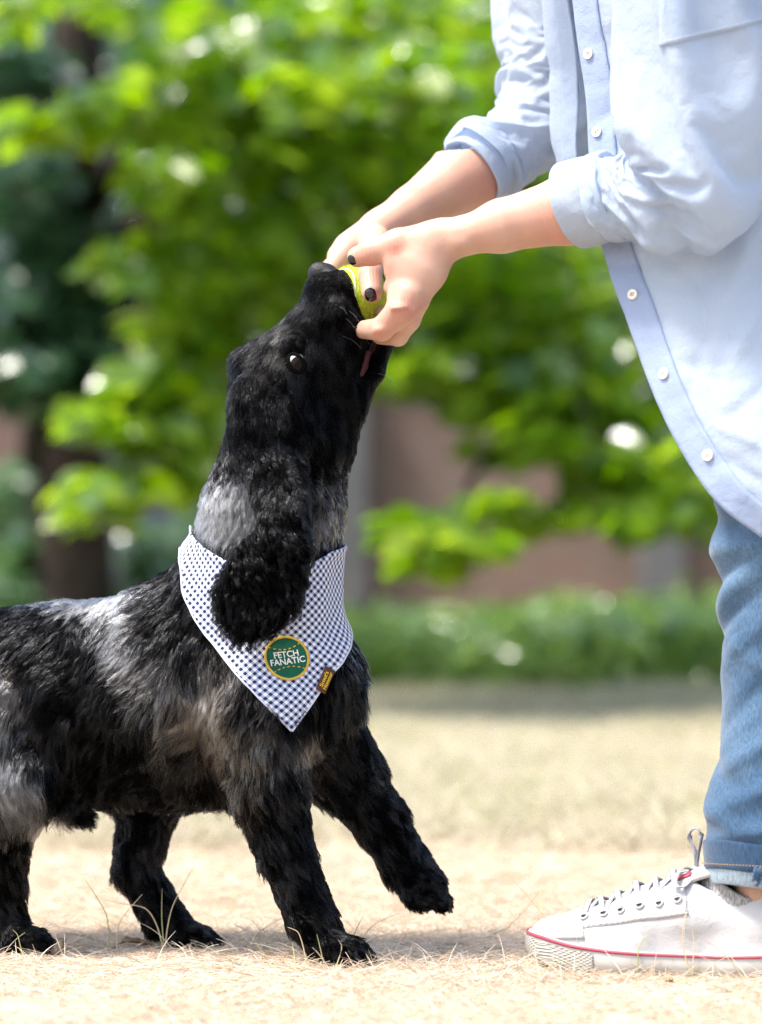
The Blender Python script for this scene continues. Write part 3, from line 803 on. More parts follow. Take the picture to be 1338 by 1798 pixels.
def coat_field(p, ear):
    rng_c = np.random.default_rng(77)
    px, py = PX(p)
    n1 = fbm(p, 38, 3, 1) - .5; n2 = fbm(p, 38, 3, 5) - .5
    px = px + n1 * 60 + (rng_c.random(len(p)) - .5) * 24; py = py + n2 * 60 + (rng_c.random(len(p)) - .5) * 24
    g = np.zeros(len(p)); br = np.zeros(len(p)); wt = np.full(len(p), 1e-3)
    for e in COAT:
        w = ellipse_w(px, py, e)
        g = np.maximum(g, w * e[5]); br += w * e[6]; wt += w
    br /= wt
    for e in DARK:
        g *= 1 - ellipse_w(px, py, e) * e[5] * .85
    head = np.clip((840 - py) / 40, 0, 1) * (px > 300)
    g = g * (1 - head * .93)
    g = np.where(ear, g * np.interp(py, [780, 840, 900, 960], [.04, .06, .06, .04]), g)
    leg = np.clip((py - 1440) / 60, 0, 1)
    g = g * (1 - .9 * leg)
    return np.clip(g, 0, 1), np.clip(br, 0, 1)

def build_fur(seed=3, N=330000, K=7):
    rng = np.random.default_rng(seed)
    tri = np.concatenate([DF[:, [0, 1, 2]], DF[:, [0, 2, 3]]])
    A, B, Cc = DV[tri[:, 0]], DV[tri[:, 1]], DV[tri[:, 2]]
    area = .5 * np.linalg.norm(np.cross(B - A, Cc - A), axis=1)
    fn = nrm(np.cross(B - A, Cc - A))
    cen = (A + B + Cc) / 3
    px, py = PX(cen)
    dens = np.where(fn[:, 1] > .35, .30, 1.0)                       # the far side is thinner
    dens *= np.where((px < -40), .35, 1.0)
    dens *= np.where((px > 380) & (py < 760), 1.5, 1.0)             # short hair on the head lies closer
    w = area * dens
    idx = rng.choice(len(tri), N, p=w / w.sum())
    r1 = np.sqrt(rng.random(N)); r2 = rng.random(N)
    bc = np.stack([1 - r1, r1 * (1 - r2), r1 * r2], -1)
    VN = vert_normals(DV, DF)
    T = tri[idx]
    p = (DV[T] * bc[..., None]).sum(1)
    nn = nrm((VN[T] * bc[..., None]).sum(1))
    px, py = PX(p)
    # which roots sit on an ear flap
    fb = SDF.__new__(SDF); fb.lo, fb.h, fb.n, fb.f = DOG.lo, DOG.h, DOG.n, DOG_BODY_F
    ear = fb.sample(p) > .005
    for (ex, ey_, ed, er, et) in EARS:
        ear |= (np.hypot(px - ex, py - ey_) < er * .96) & (np.abs(p[:, 1]) > ed - .006) & (py > 770)
    # bare places: nose leather, eye, inside of the mouth
    keep = np.ones(N, bool)
    nose = P(574, 481, -.009)
    keep &= np.linalg.norm((p - nose) * [1, .9, 1], axis=1) > .0140
    for s in (-1, 1):
        e = EYE[s]
        keep &= np.linalg.norm((p - e) * [1.25, 1, 1.05], axis=1) > .0138
    dm = p - P(624, 521, .014)
    keep &= ~((np.linalg.norm(dm, axis=1) < .0335))
    inmouth = (np.abs(p[:, 1]) < .021) & (px > 622) & (px < 676) & (py > 560) & (py < 672) & ((nn[:, 0] * .9 + nn[:, 2] * .4 > .3) & (px < 652) | (nn[:, 0] < -.2))
    keep &= ~inmouth
    p, nn, px, py, ear = p[keep], nn[keep], px[keep], py[keep], ear[keep]
    n = len(p)
    fl, L = flow_field(p)
    # ear hair runs down the flap and curls at its hem
    earlow = ear & (py > 930)
    L = np.where(ear, np.interp(py, [700, 900, 1000, 1100], [.010, .014, .018, .020]), L)
    fl[ear] = np.stack([np.interp(py[ear], [700, 880, 960, 1100], [0, .12, -.25, -.5]), np.zeros(ear.sum()), -np.ones(ear.sum())], -1)
    # lay hair sideways over the brisket
    wav = np.stack([fbm(p, 30, 2, 11), fbm(p, 30, 2, 12), fbm(p, 30, 2, 13)], -1) - .5
    wav2 = np.stack([vnoise(p, 95, 21), vnoise(p, 95, 22), vnoise(p, 95, 23)], -1) - .5
    face = np.clip((800 - py) / 60, 0, 1) * (px > 380)
    wild = (1 - .74 * face)
    t = fl + wav * (1.6 * wild)[:, None] + wav2 * (.55 * wild)[:, None]
    t -= nn * (t * nn).sum(1, keepdims=True)
    t = nrm(t)
    L = L * (1 + .5 * face) * (.6 + .7 * rng.random(n))
    legs = np.clip((py - 1400) / 60, 0, 1)
    lift = np.where(face > .5, .10, .15) + .10 * legs + .10 * wav2[:, 0] + .06 * rng.random(n)
    lift = np.where(earlow, .30, lift)
    lift = np.maximum(lift, .07)
    # clumps
    nc = n // 14
    ci = rng.choice(n, nc, replace=False)
    kd = kdtree.KDTree(nc)
    for i, c in enumerate(ci): kd.insert(p[c], i)
    kd.balance()
    own = np.fromiter((kd.find(v)[1] for v in p), dtype=np.int64, count=n)
    own = ci[own]
    same = ((nn * nn[own]).sum(1) > .3) & (np.linalg.norm(p - p[own], axis=1) < .008) & (ear == ear[own])
    own = np.where(same, own, np.arange(n))
    clump = np.where(earlow, .75, .45 * wild + .12)[:, None] * same[:, None]
    ph = rng.random(n) * 6.28
    side = np.cross(nn, t)
    # ringlets: the same wave for the whole clump
    curl_a = np.where(earlow, .0042, np.where(ear, .0016, .0027 * wild + .0002)) * (.6 + .8 * rng.random(n))
    curl_a = np.where(legs > .5, .0021, curl_a)
    curl_f = np.where(earlow, 6.5, 5.6)
    s = np.linspace(0, 1, K)
    pts = np.empty((n, K, 3))
    for k, u in enumerate(s):
        out = nn * (lift * L * (u - .55 * u * u) * 1.5)[:, None] + t * (L * (u ** 1.08))[:, None]
        out[:, 2] -= .10 * L * u * u
        out += side * (curl_a * u * np.sin(ph[own] + curl_f * u))[:, None] + nn * (curl_a * .8 * u * np.cos(ph[own] + curl_f * u))[:, None]
        pts[:, k] = p + out
    base = pts[:, 0:1] - 0
    off = pts - base
    tgt = pts[own]
    wgt = (s ** 1.2)[None, :, None] * clump[:, None, :]
    pts = pts * (1 - wgt) + (tgt + (base - base[own]) * .25) * wgt
    pts[:, 1:] += (rng.random((n, K - 1, 3)) - .5) * (s[1:] * .0011)[None, :, None] * (.3 + .7 * wild)[:, None, None]
    # nothing goes under the skin
    for k in range(1, K):
        d = DOG.sample(pts[:, k])
        bad = d < .0006
        if bad.any():
            g = DOG.grad(pts[bad, k])
            pts[bad, k] += g * (.0009 - d[bad])[:, None]
    # bandana presses the coat flat
    bw = np.clip((py - 915) / 40, 0, 1) * np.clip((1290 - py) / 60, 0, 1) * (~ear)
    prs = bw * (px > 305) * (px < 640)
    for k in range(1, K):
        d = DOG.sample(pts[:, k])
        lim = .0035
        m = (prs > .5) & (d > lim) & (under_bandana(pts[:, k]))
        if m.any():
            pts[m, k] -= DOG.grad(pts[m, k]) * (d[m] - lim)[:, None]
    g, br = coat_field(p, ear)
    streak = fbm(p[own], 120, 2, 31)
    pick = .72 * rng.random(n) + .28 * np.clip((streak - .25) * 2, 0, 1)
    a = np.clip((g * 1.14 - pick) / .25 + .22 * g, 0, 1)
    black = np.array([.0018, .0018, .0021]); pale = np.array([.31, .32, .335]); brown = np.array([.24, .185, .125])
    lightc = pale * (1 - br[:, None]) + brown * br[:, None]
    lightc = lightc * (.55 + .6 * rng.random(n))[:, None]
    col = black * (.4 + 9.0 * rng.random(n) ** 7 + 2.5 * np.clip(streak - .5, 0, 1))[:, None] * (1 - a[:, None]) + lightc * a[:, None]  # lighter strands among the black paint sheen streaks into the coat colour
    rad0 = np.where(face > .5, .00021, .00024) * (.8 + .5 * rng.random(n))
    rad = rad0[:, None] * (1 - .72 * s ** 2)[None, :]
    fm = strand_mat('dog_fur', .13, gloss=(1.10, 1.52))
    lock = .6 * fbm(p[own], 150, 2, 35) + .4 * fbm(p, 55, 2, 36)
    sheen = np.clip((lock - .45) / .20, 0, 1) * (.4 + .6 * rng.random(n)) * (1 - .45 * face) * np.where(earlow, .6, 1)
    o = hair_curves('fur', pts, rad, fm, dog, np.clip(col, 0, 1), sheen)
    print('fur', n, round(time.time() - T0, 1))
    return o
# ================================================================== eyes, nose, mouth, claws; then the bandana
def body_field():
    b = SDF.__new__(SDF); b.lo, b.h, b.n, b.f = DOG.lo, DOG.h, DOG.n, DOG_BODY_F
    return b
BODYF = body_field()
def march(px, py, off=0.0, field=None, y0=-.24, y1=.2):
    """first point seen through a pixel on the dog's skin, off metres above it"""
    f = field or BODYF
    ys = np.linspace(y0, y1, 600)
    pts = np.array([P(px, py, y) for y in ys])
    d = f.sample(pts) - off
    k = np.argmax(d < 0)
    if d[k] >= 0:
        return pts[np.argmin(d)]
    return pts[max(k - 1, 0)]
_e = march(519, 638)
EYE = {-1: _e + np.array([0, .0060, 0]), 1: np.array([_e[0], -.004 - _e[1] - .0060, _e[2]])}

def uv_sphere(c, r, nu=24, nv=14):
    V = []; F = []
    for i in range(nv + 1):
        for j in range(nu):
            a, b = math.pi * i / nv, 2 * math.pi * j / nu
            V.append((c[0] + r * math.sin(a) * math.cos(b), c[1] + r * math.sin(a) * math.sin(b), c[2] + r * math.cos(a)))
    for i in range(nv):
        for j in range(nu):
            F.append((i * nu + j, (i + 1) * nu + j, (i + 1) * nu + (j + 1) % nu, i * nu + (j + 1) % nu))
    return V, F
def cap(c, r, d, ang, n=20, rings=6):
    """spherical cap of half angle ang about direction d"""
    d = nrm(d); x = nrm(np.cross(d, [0.1, .2, 1])); y = np.cross(d, x)
    V = [np.asarray(c) + r * d]; F = []
    for i in range(1, rings + 1):
        a = ang * i / rings
        for j in range(n):
            b = 2 * math.pi * j / n
            V.append(np.asarray(c) + r * (math.cos(a) * d + math.sin(a) * (math.cos(b) * x + math.sin(b) * y)))
    for j in range(n): F.append((0, 1 + j, 1 + (j + 1) % n))
    for i in range(rings - 1):
        for j in range(n):
            F.append((1 + i * n + j, 1 + (i + 1) * n + j, 1 + (i + 1) * n + (j + 1) % n, 1 + i * n + (j + 1) % n))
    return V, F
m_sclera = simple_mat('eye_white', (.36, .33, .32), .04, .14)
m_iris = simple_mat('eye_iris', (.012, .006, .004), .03, .14, .5, 900)
m_pupil = simple_mat('eye_pupil', (.001, .001, .001), .03, .14)
m_lid = simple_mat('eye_lid', (.003, .0028, .0028), .7, .03, bump=.4, scale=500)
for s in (-1, 1):
    c = EYE[s]; g = nrm([.40, s * .86, -.22])
    ey = MB().add(*uv_sphere(c, .0108)).build('eye', m_sclera, dog)
    MB().add(*cap(c, .01093, g, .92)).build('iris', m_iris, ey)
    MB().add(*cap(c, .01097, g, .5)).build('pupil', m_pupil, ey)
    o = nrm([.08, s * 1.0, .05])
    x = nrm(np.cross(o, [0, 0, 1])); z = np.cross(x, o)
    ring = []
    for k in range(33):
        a = 2 * math.pi * k / 32
        u, v = .0098 * math.cos(a), .0066 * math.sin(a) * (1 - .12 * math.cos(a))
        q = c + x * (u * math.cos(.95) - v * math.sin(.95)) + z * (u * math.sin(.95) + v * math.cos(.95))
        dd = q - c; h = math.sqrt(max(.0113 ** 2 - dd @ dd, 1e-7))
        ring.append(q + o * h)
    ring = np.array(ring)
    MB().add(*tube(ring, .0018, 10, False)).build('eyelid', m_lid, dog)

def build_nose():
    q = 1 / PXM
    N = SDF(P(530, 530, -.06), P(625, 445, .05), .0009)
    c = P(572, 482, -.009)
    N.ell(c, np.array([27, 17, 20]) * q, .003, np.array([[.92, 0, .38], [0, 1, 0], [-.38, 0, .92]]))
    N.ell(P(582, 491, -.016), np.array([15, 13, 14]) * q, .006)
    N.ell(P(582, 491, -.002), np.array([15, 13, 14]) * q, .006)
    N.ell(P(556, 483, -.009), np.array([15, 12, 19]) * q, .006)
    N.ell(P(595, 495, -.0195), np.array([6, 6.5, 7]) * q, .0015, None, True)
    N.ell(P(588, 490, -.0225), np.array([8, 3.0, 8]) * q, .001, None, True)
    N.ell(P(595, 495, .002), np.array([6, 6.5, 7]) * q, .0015, None, True)
    N.cone(P(592, 474, -.009), 2.2 * q, P(602, 505, -.009), 2.4 * q, .002, sub=True)
    V, F = N.mesh()
    m, nt, b = mat_new('nose_leather')
    b.inputs['Base Color'].default_value = (.010, .010, .011, 1)
    b.inputs['Roughness'].default_value = .45; b.inputs['Specular IOR Level'].default_value = .25
    tc = nt.nodes.new('ShaderNodeTexCoord'); vo = nt.nodes.new('ShaderNodeTexVoronoi'); vo.inputs['Scale'].default_value = 900
    bp = nt.nodes.new('ShaderNodeBump'); bp.inputs['Strength'].default_value = .5; bp.inputs['Distance'].default_value = .0006
    nt.links.new(tc.outputs['Object'], vo.inputs['Vector']); nt.links.new(vo.outputs['Distance'], bp.inputs['Height']); nt.links.new(bp.outputs[0], b.inputs['Normal'])
    mesh_obj('nose', relax(V, F, 2), F, m, dog)
build_nose()

def build_mouth():
    q = 1 / PXM
    m_gum = simple_mat('gum', (.045, .013, .015), .6, .1, .3, 300, .3)
    m_tongue = simple_mat('tongue', (.05, .014, .016), .6, .1, .2, 400, .5)
    M = SDF(P(600, 720, -.04), P(700, 570, .05), .0011)
    for s in (-1, 1):
        M.f[:] = .2
        M.cone(P(647, 620, s * .0150), 5 * q, P(641, 644, s * .0165), 5 * q, .002)
        M.cone(P(641, 644, s * .0165), 5 * q, P(635, 658, s * .0165), 4 * q, .002)
        V, F = M.mesh(); mesh_obj('lip_lining', relax(V, F, 1), F, m_gum, dog)
    M = SDF(P(600, 720, -.04), P(700, 560, .05), .0011)
    M.cone(P(636, 672, .002), 7 * q, P(650, 632, .004), 9 * q, .003, (0, 1, 0), 1.6)
    M.cone(P(650, 632, .004), 9 * q, P(662, 602, .004), 8 * q, .003, (0, 1, 0), 1.6)
    V, F = M.mesh(); mesh_obj('tongue', relax(V, F, 1), F, m_tongue, dog)
build_mouth()
m_claw = simple_mat('claw', (.02, .018, .016), .35, .5)
for (a, b_) in (((634, 1672, -.078), (650, 1688, -.079)), ((648, 1674, -.065), (662, 1689, -.066)), ((648, 1673, -.047), (661, 1687, -.047)), ((72, 1654, .016), (88, 1664, .016)), ((86, 1655, .028), (100, 1664, .028)),
               ((362, 1648, .068), (376, 1658, .067)), ((374, 1649, .081), (388, 1659, .081)), ((776, 1586, .043), (789, 1600, .043)), ((780, 1590, .054), (794, 1603, .054)), ((780, 1588, .067), (793, 1601, .067))):
    pa, pb = P(*a), P(*b_)
    V, F = tube(spline([pa, (pa + pb) / 2 + [.001, 0, .002], pb], 6), np.linspace(.0036, .0010, 6), 8)
    MB().add(V, F).build('claw', m_claw, dog)

# ------------------------------------------------------------------ bandana
AX = P(455, 1000, .004)                         # the neck's upright axis
def ring_coord(p):
    return np.arctan2(p[..., 1] - AX[1], p[..., 0] - AX[0]), p[..., 2]
def outline(pix, off):
    t, z = ring_coord(np.array([march(a, b, off) for a, b in pix]))
    return t, z
_up = outline([(350, 950), (372, 968), (400, 985), (450, 1003), (500, 1003), (546, 989), (580, 968)], .006)
_lo = outline([(322, 1000), (320, 1040), (340, 1085), (360, 1115), (395, 1160), (440, 1210), (480, 1252), (512, 1285), (552, 1226), (580, 1182)], .006)
_deg = math.pi / 180
def _fn(tt, zz, extra):
    a = np.r_[tt, [e[0] * _deg for e in extra]]; z = np.r_[zz, [e[1] for e in extra]]
    o = np.argsort(a); return a[o], z[o]
zz = lambda py: CAM_H - (py - HORIZON) / PXM
UPT, UPZ = _fn(*_up, [(-180, zz(922)), (-168, zz(926)), (0, zz(955)), (30, zz(960)), (90, zz(985)), (150, zz(940)), (180, zz(922))])
LOT, LOZ = _fn(*_lo, [(-180, zz(962)), (-172, zz(968)), (-12, zz(1118)), (15, zz(1075)), (50, zz(1050)), (100, zz(1030)), (150, zz(985)), (180, zz(962))])
def under_bandana(p):
    t, z = ring_coord(p)
    return (z < np.interp(t, UPT, UPZ) - .002) & (z > np.interp(t, LOT, LOZ) + .001)
def build_bandana():
    nu, nv = 260, 60
    th = np.linspace(-math.pi, math.pi, nu, endpoint=False)
    zu, zl = np.interp(th, UPT, UPZ), np.interp(th, LOT, LOZ)
    v = np.linspace(0, 1, nv)[:, None]
    Z = zu * (1 - v) + zl * v
    rr = np.linspace(.25, .02, 240)
    Rr = np.empty((nv, nu))
    for i in range(nv):
        pts = np.stack([AX[0] + rr[:, None] * np.cos(th), AX[1] + rr[:, None] * np.sin(th), np.broadcast_to(Z[i], (len(rr), nu))], -1)
        d = BODYF.sample(pts) - .0065
        k = np.argmax(d < 0, axis=0); Rr[i] = rr[np.maximum(k - 1, 0)]
    base = Rr.copy()
    for it in range(26):                         # cloth spans hollows, lies on bumps
        a = (np.roll(Rr, 1, 1) + np.roll(Rr, -1, 1)) / 2
        Rp = np.pad(Rr, ((1, 1), (0, 0)), 'edge'); b = (Rp[:-2] + Rp[2:]) / 2
        Rr = np.maximum(.5 * Rr + .25 * a + .25 * b, base)
    for it in range(6):
        a = (np.roll(Rr, 1, 1) + np.roll(Rr, -1, 1)) / 2
        Rp = np.pad(Rr, ((1, 1), (0, 0)), 'edge'); b = (Rp[:-2] + Rp[2:]) / 2
        Rr = .5 * Rr + .25 * a + .25 * b
    G = np.stack([AX[0] + Rr * np.cos(th), AX[1] + Rr * np.sin(th), Z], -1)
    # soft folds running down from the collar towards the tip
    fold = .0022 * np.sin(th * 9 + v * 2.5 + 1.2) * np.sin(math.pi * np.clip(v * 1.1, 0, 1)) * np.clip(fbm(G, 14, 2, 41) * 2 - .6, 0, 1)
    fold += .0075 * (fbm(G, 20, 2, 42) - .5) * np.clip(v * 3, 0, 1) + .0022 * (fbm(G, 55, 2, 43) - .5)
    fold += .0022 * np.exp(-((v - .04) / .05) ** 2)
    Rr = Rr + fold
    G = np.stack([AX[0] + Rr * np.cos(th), AX[1] + Rr * np.sin(th), Z], -1)
    V, F = grid_mesh(G, True)
    # pattern coordinates: arc length round the neck and height, turned to the weave
    mid = Rr[nv // 3]
    arc = np.cumsum(mid * (2 * math.pi / nu)); arc -= arc[np.argmin(np.abs(th + 1.3))]
    U = np.broadcast_to(arc, (nv, nu)) ; W = Z - zz(1285)
    c = math.sqrt(.5)
    ua, ub = (U * c + W * c), (-U * c + W * c)
    m, nt, b = mat_new('gingham')
    N = nt.nodes.new; Lk = nt.links.new
    uv = N('ShaderNodeUVMap'); uv.uv_map = 'weave'
    sep = N('ShaderNodeSeparateXYZ'); Lk(uv.outputs[0], sep.inputs[0])
    def mth(op, a, bval):
        n = N('ShaderNodeMath'); n.operation = op
        if hasattr(a, 'default_value') or hasattr(a, 'links'): Lk(a, n.inputs[0])
        if isinstance(bval, (int, float)): n.inputs[1].default_value = bval
        elif bval is not None: Lk(bval, n.inputs[1])
        return n.outputs[0]
    per = .0055
    sa = mth('LESS_THAN', mth('FRACT', mth('DIVIDE', sep.outputs[0], per), None), .5)
    sb = mth('LESS_THAN', mth('FRACT', mth('DIVIDE', sep.outputs[1], per), None), .5)
    both = mth('MULTIPLY', sa, sb); anyb = mth('MAXIMUM', sa, sb)
    m1 = N('ShaderNodeMixRGB'); m1.inputs[1].default_value = (.74, .74, .77, 1); m1.inputs[2].default_value = (.31, .35, .49, 1); Lk(anyb, m1.inputs[0])
    m2 = N('ShaderNodeMixRGB'); Lk(m1.outputs[0], m2.inputs[1]); m2.inputs[2].default_value = (.010, .013, .040, 1); Lk(both, m2.inputs[0])
    Lk(m2.outputs[0], b.inputs['Base Color'])
    b.inputs['Roughness'].default_value = .85; b.inputs['Sheen Weight'].default_value = .15; b.inputs['Specular IOR Level'].default_value = .2
    no = N('ShaderNodeTexNoise'); no.inputs['Scale'].default_value = 900; tc = N('ShaderNodeTexCoord'); Lk(tc.outputs['Object'], no.inputs['Vector'])
    bp = N('ShaderNodeBump'); bp.inputs['Strength'].default_value = .25; bp.inputs['Distance'].default_value = .001; Lk(no.outputs['Fac'], bp.inputs['Height']); Lk(bp.outputs[0], b.inputs['Normal'])
    root = empty('bandana', (float(AX[0]), float(AX[1]), float(zz(1000))))
    tag(root, 'navy and white gingham bandana with a green patch, tied round the dog\'s neck', 'bandana')
    shift = np.array(root.location)
    cloth = mesh_obj('cloth', V - shift, F, m, root)
    ul = cloth.data.uv_layers.new(name='weave')
    li = np.empty(len(cloth.data.loops), np.int32); cloth.data.loops.foreach_get('vertex_index', li)
    uvs = np.stack([ua.ravel(), ub.ravel()], -1)[li]
    # close the seam behind the neck without stretching the pattern
    jl = li % nu
    ul.data.foreach_set('uv', uvs.astype(np.float32).ravel())
    so = cloth.modifiers.new('thickness', 'SOLIDIFY'); so.thickness = .0011; so.offset = 1
    hem = np.concatenate([G[-1], G[-1][:1]]) - shift
    MB().add(*tube(hem, .0010, 6, False)).build('hem', simple_mat('hem_thread', (.55, .56, .64), .8, .2), root)
    return root, G, V, F, shift
bandana, BG, BV, BF, BSH = build_bandana()
from mathutils.bvhtree import BVHTree
B_BVH = BVHTree.FromPolygons([tuple(v) for v in BV], [tuple(f) for f in BF])
def cam_hit(px, py, tree=B_BVH):
    o = Vector(cam.location); d = (Vector(P(px, py, 0)) - o).normalized()
    loc, n, i, dist = tree.ray_cast(o, d)
    if n.dot(d) > 0: n = -n
    return np.array(loc), np.array(n)
class Decal:
    """lays small flat shapes on the bandana: u right, v up, in millimetres"""
    def __init__(self, px, py, rot):
        self.c, self.n = cam_hit(px, py)
        x = nrm(np.cross([0, 0, 1], self.n)); y = np.cross(self.n, x)
        if x[0] < 0: x, y = -x, -y
        if y[2] < 0: y = -y
        a = R(rot)
        self.x, self.y = x * math.cos(a) + y * math.sin(a), -x * math.sin(a) + y * math.cos(a)
    def put(self, uv, h):
        out = []
        for u, v in uv:
            q = self.c + self.x * u * .001 + self.y * v * .001
            loc, n, i, d = B_BVH.ray_cast(Vector(q + self.n * .03), Vector(-self.n))
            base = np.array(loc) if loc is not None else q
            if np.linalg.norm(base - q) > .006: base = q
            out.append(base + self.n * (h * .001) - BSH)
        return out
def text_shape(s, size, bold=.0):
    cu = bpy.data.curves.new('lettering', 'FONT'); cu.body = s; cu.size = size; cu.align_x = 'CENTER'; cu.align_y = 'CENTER'; cu.offset = bold; cu.resolution_u = 4
    ob = bpy.data.objects.new('lettering', cu); scene.collection.objects.link(ob)
    dg = bpy.context.evaluated_depsgraph_get(); me = ob.evaluated_get(dg).to_mesh()
    V = [(v.co.x, v.co.y) for v in me.vertices]; F = [tuple(p.vertices) for p in me.polygons]
    ob.evaluated_get(dg).to_mesh_clear()
    bpy.data.objects.remove(ob); bpy.data.curves.remove(cu)
    return V, F
def build_patch():
    d = Decal(503, 1157, 10)
    m_green = simple_mat('patch_green', (.004, .10, .052), .75, .3, .15, 1500, .4)
    m_gold = simple_mat('patch_gold', (.62, .40, .05), .6, .3, .2, 1500, .4)
    m_white = simple_mat('patch_white', (.80, .78, .70), .7, .3)
    rad = 21.0; n = 40
    uv = [(0, 0)]; F = []
    for i in range(1, 7):
        for j in range(n): uv.append((rad * i / 6 * math.cos(2 * math.pi * j / n), rad * i / 6 * math.sin(2 * math.pi * j / n)))
    for j in range(n): F.append((0, 1 + j, 1 + (j + 1) % n))
    for i in range(5):
        for j in range(n): F.append((1 + i * n + j, 1 + (i + 1) * n + j, 1 + (i + 1) * n + (j + 1) % n, 1 + i * n + (j + 1) % n))
    top = d.put(uv, 2.2); k = len(top)
    patch = MB().add(top, F).build('patch', m_green, bandana); patch['label'] = 'round green patch with a gold rim'
    rim = np.array(d.put([(rad * math.cos(a), rad * math.sin(a)) for a in np.linspace(0, 2 * math.pi, 49)], 2.0))
    MB().add(*tube(rim, .00125, 8, False)).build('patch_rim', m_gold, patch)
    st = MB()
    for sgn in (1, -1):
        us = np.linspace(-16.0, 16.0, 14)
        for i in range(0, 13, 2):
            seg = [(u, sgn * (8.6 + .020 * u * u * .9)) for u in np.linspace(us[i], us[i + 1], 4)]
            seg = [(a, b) for a, b in seg if a * a + b * b < 20.2 ** 2]
            if len(seg) < 2: continue
            st.add(*tube(np.array(d.put(seg, 2.6)), .00062, 5))
    st.build('stitched_dashes', m_gold, patch)
    for s, v0, size in (('FETCH', 3.4, 8.6), ('FANATIC', -3.6, 8.6)):
        V, F = text_shape(s, size, .16)
        MB().add(d.put([(u * .98, v + v0) for u, v in V], 2.9), F).build('lettering', m_white, patch, False)
    # sewn-in brown label by the edge
    d2 = Decal(569.5, 1194, 62)
    m_brown = simple_mat('label_brown', (.085, .033, .020), .7, .3, .2, 900, .3)
    m_yel = simple_mat('label_yellow', (.75, .50, .02), .6, .3)
    uv = []; F = []
    for i in range(9):
        for j in range(5): uv.append((-12.5 + 25 * i / 8, -5.8 + 11.6 * j / 4))
    for i in range(8):
        for j in range(4): F.append((i * 5 + j, (i + 1) * 5 + j, (i + 1) * 5 + j + 1, i * 5 + j + 1))
    lb = MB().add(d2.put(uv, 2.2), F).build('woven_label', m_brown, bandana)
    so = lb.modifiers.new('thickness', 'SOLIDIFY'); so.thickness = .0006
    for s, v0 in (("Scout's", 2.3), ('Honour', -2.3)):
        V, F = text_shape(s, 5.6, .12)
        MB().add(d2.put([(u, v + v0) for u, v in V], 3.2), F).build('label_lettering', m_yel, lb, False)
build_patch()
build_fur()
# whiskers
_w = []
for i, (px, py) in enumerate([(612, 545), (604, 556), (620, 562), (596, 540), (610, 575), (600, 590), (628, 585), (655, 655), (664, 640)]):
    a = march(px, py); rs = np.random.default_rng(i)
    d = nrm(np.array([.6, -.7, -.35]) + (rs.random(3) - .5) * .7)
    _w.append(spline([a, a + d * .012, a + d * .024 + [0, 0, -.005]], 6))
_w = np.array(_w)
hair_curves('whiskers', _w, np.broadcast_to(np.linspace(.00018, .00005, 6), _w.shape[:2]).copy(), strand_mat('whisker', .4), dog, np.full((len(_w), 3), .035))
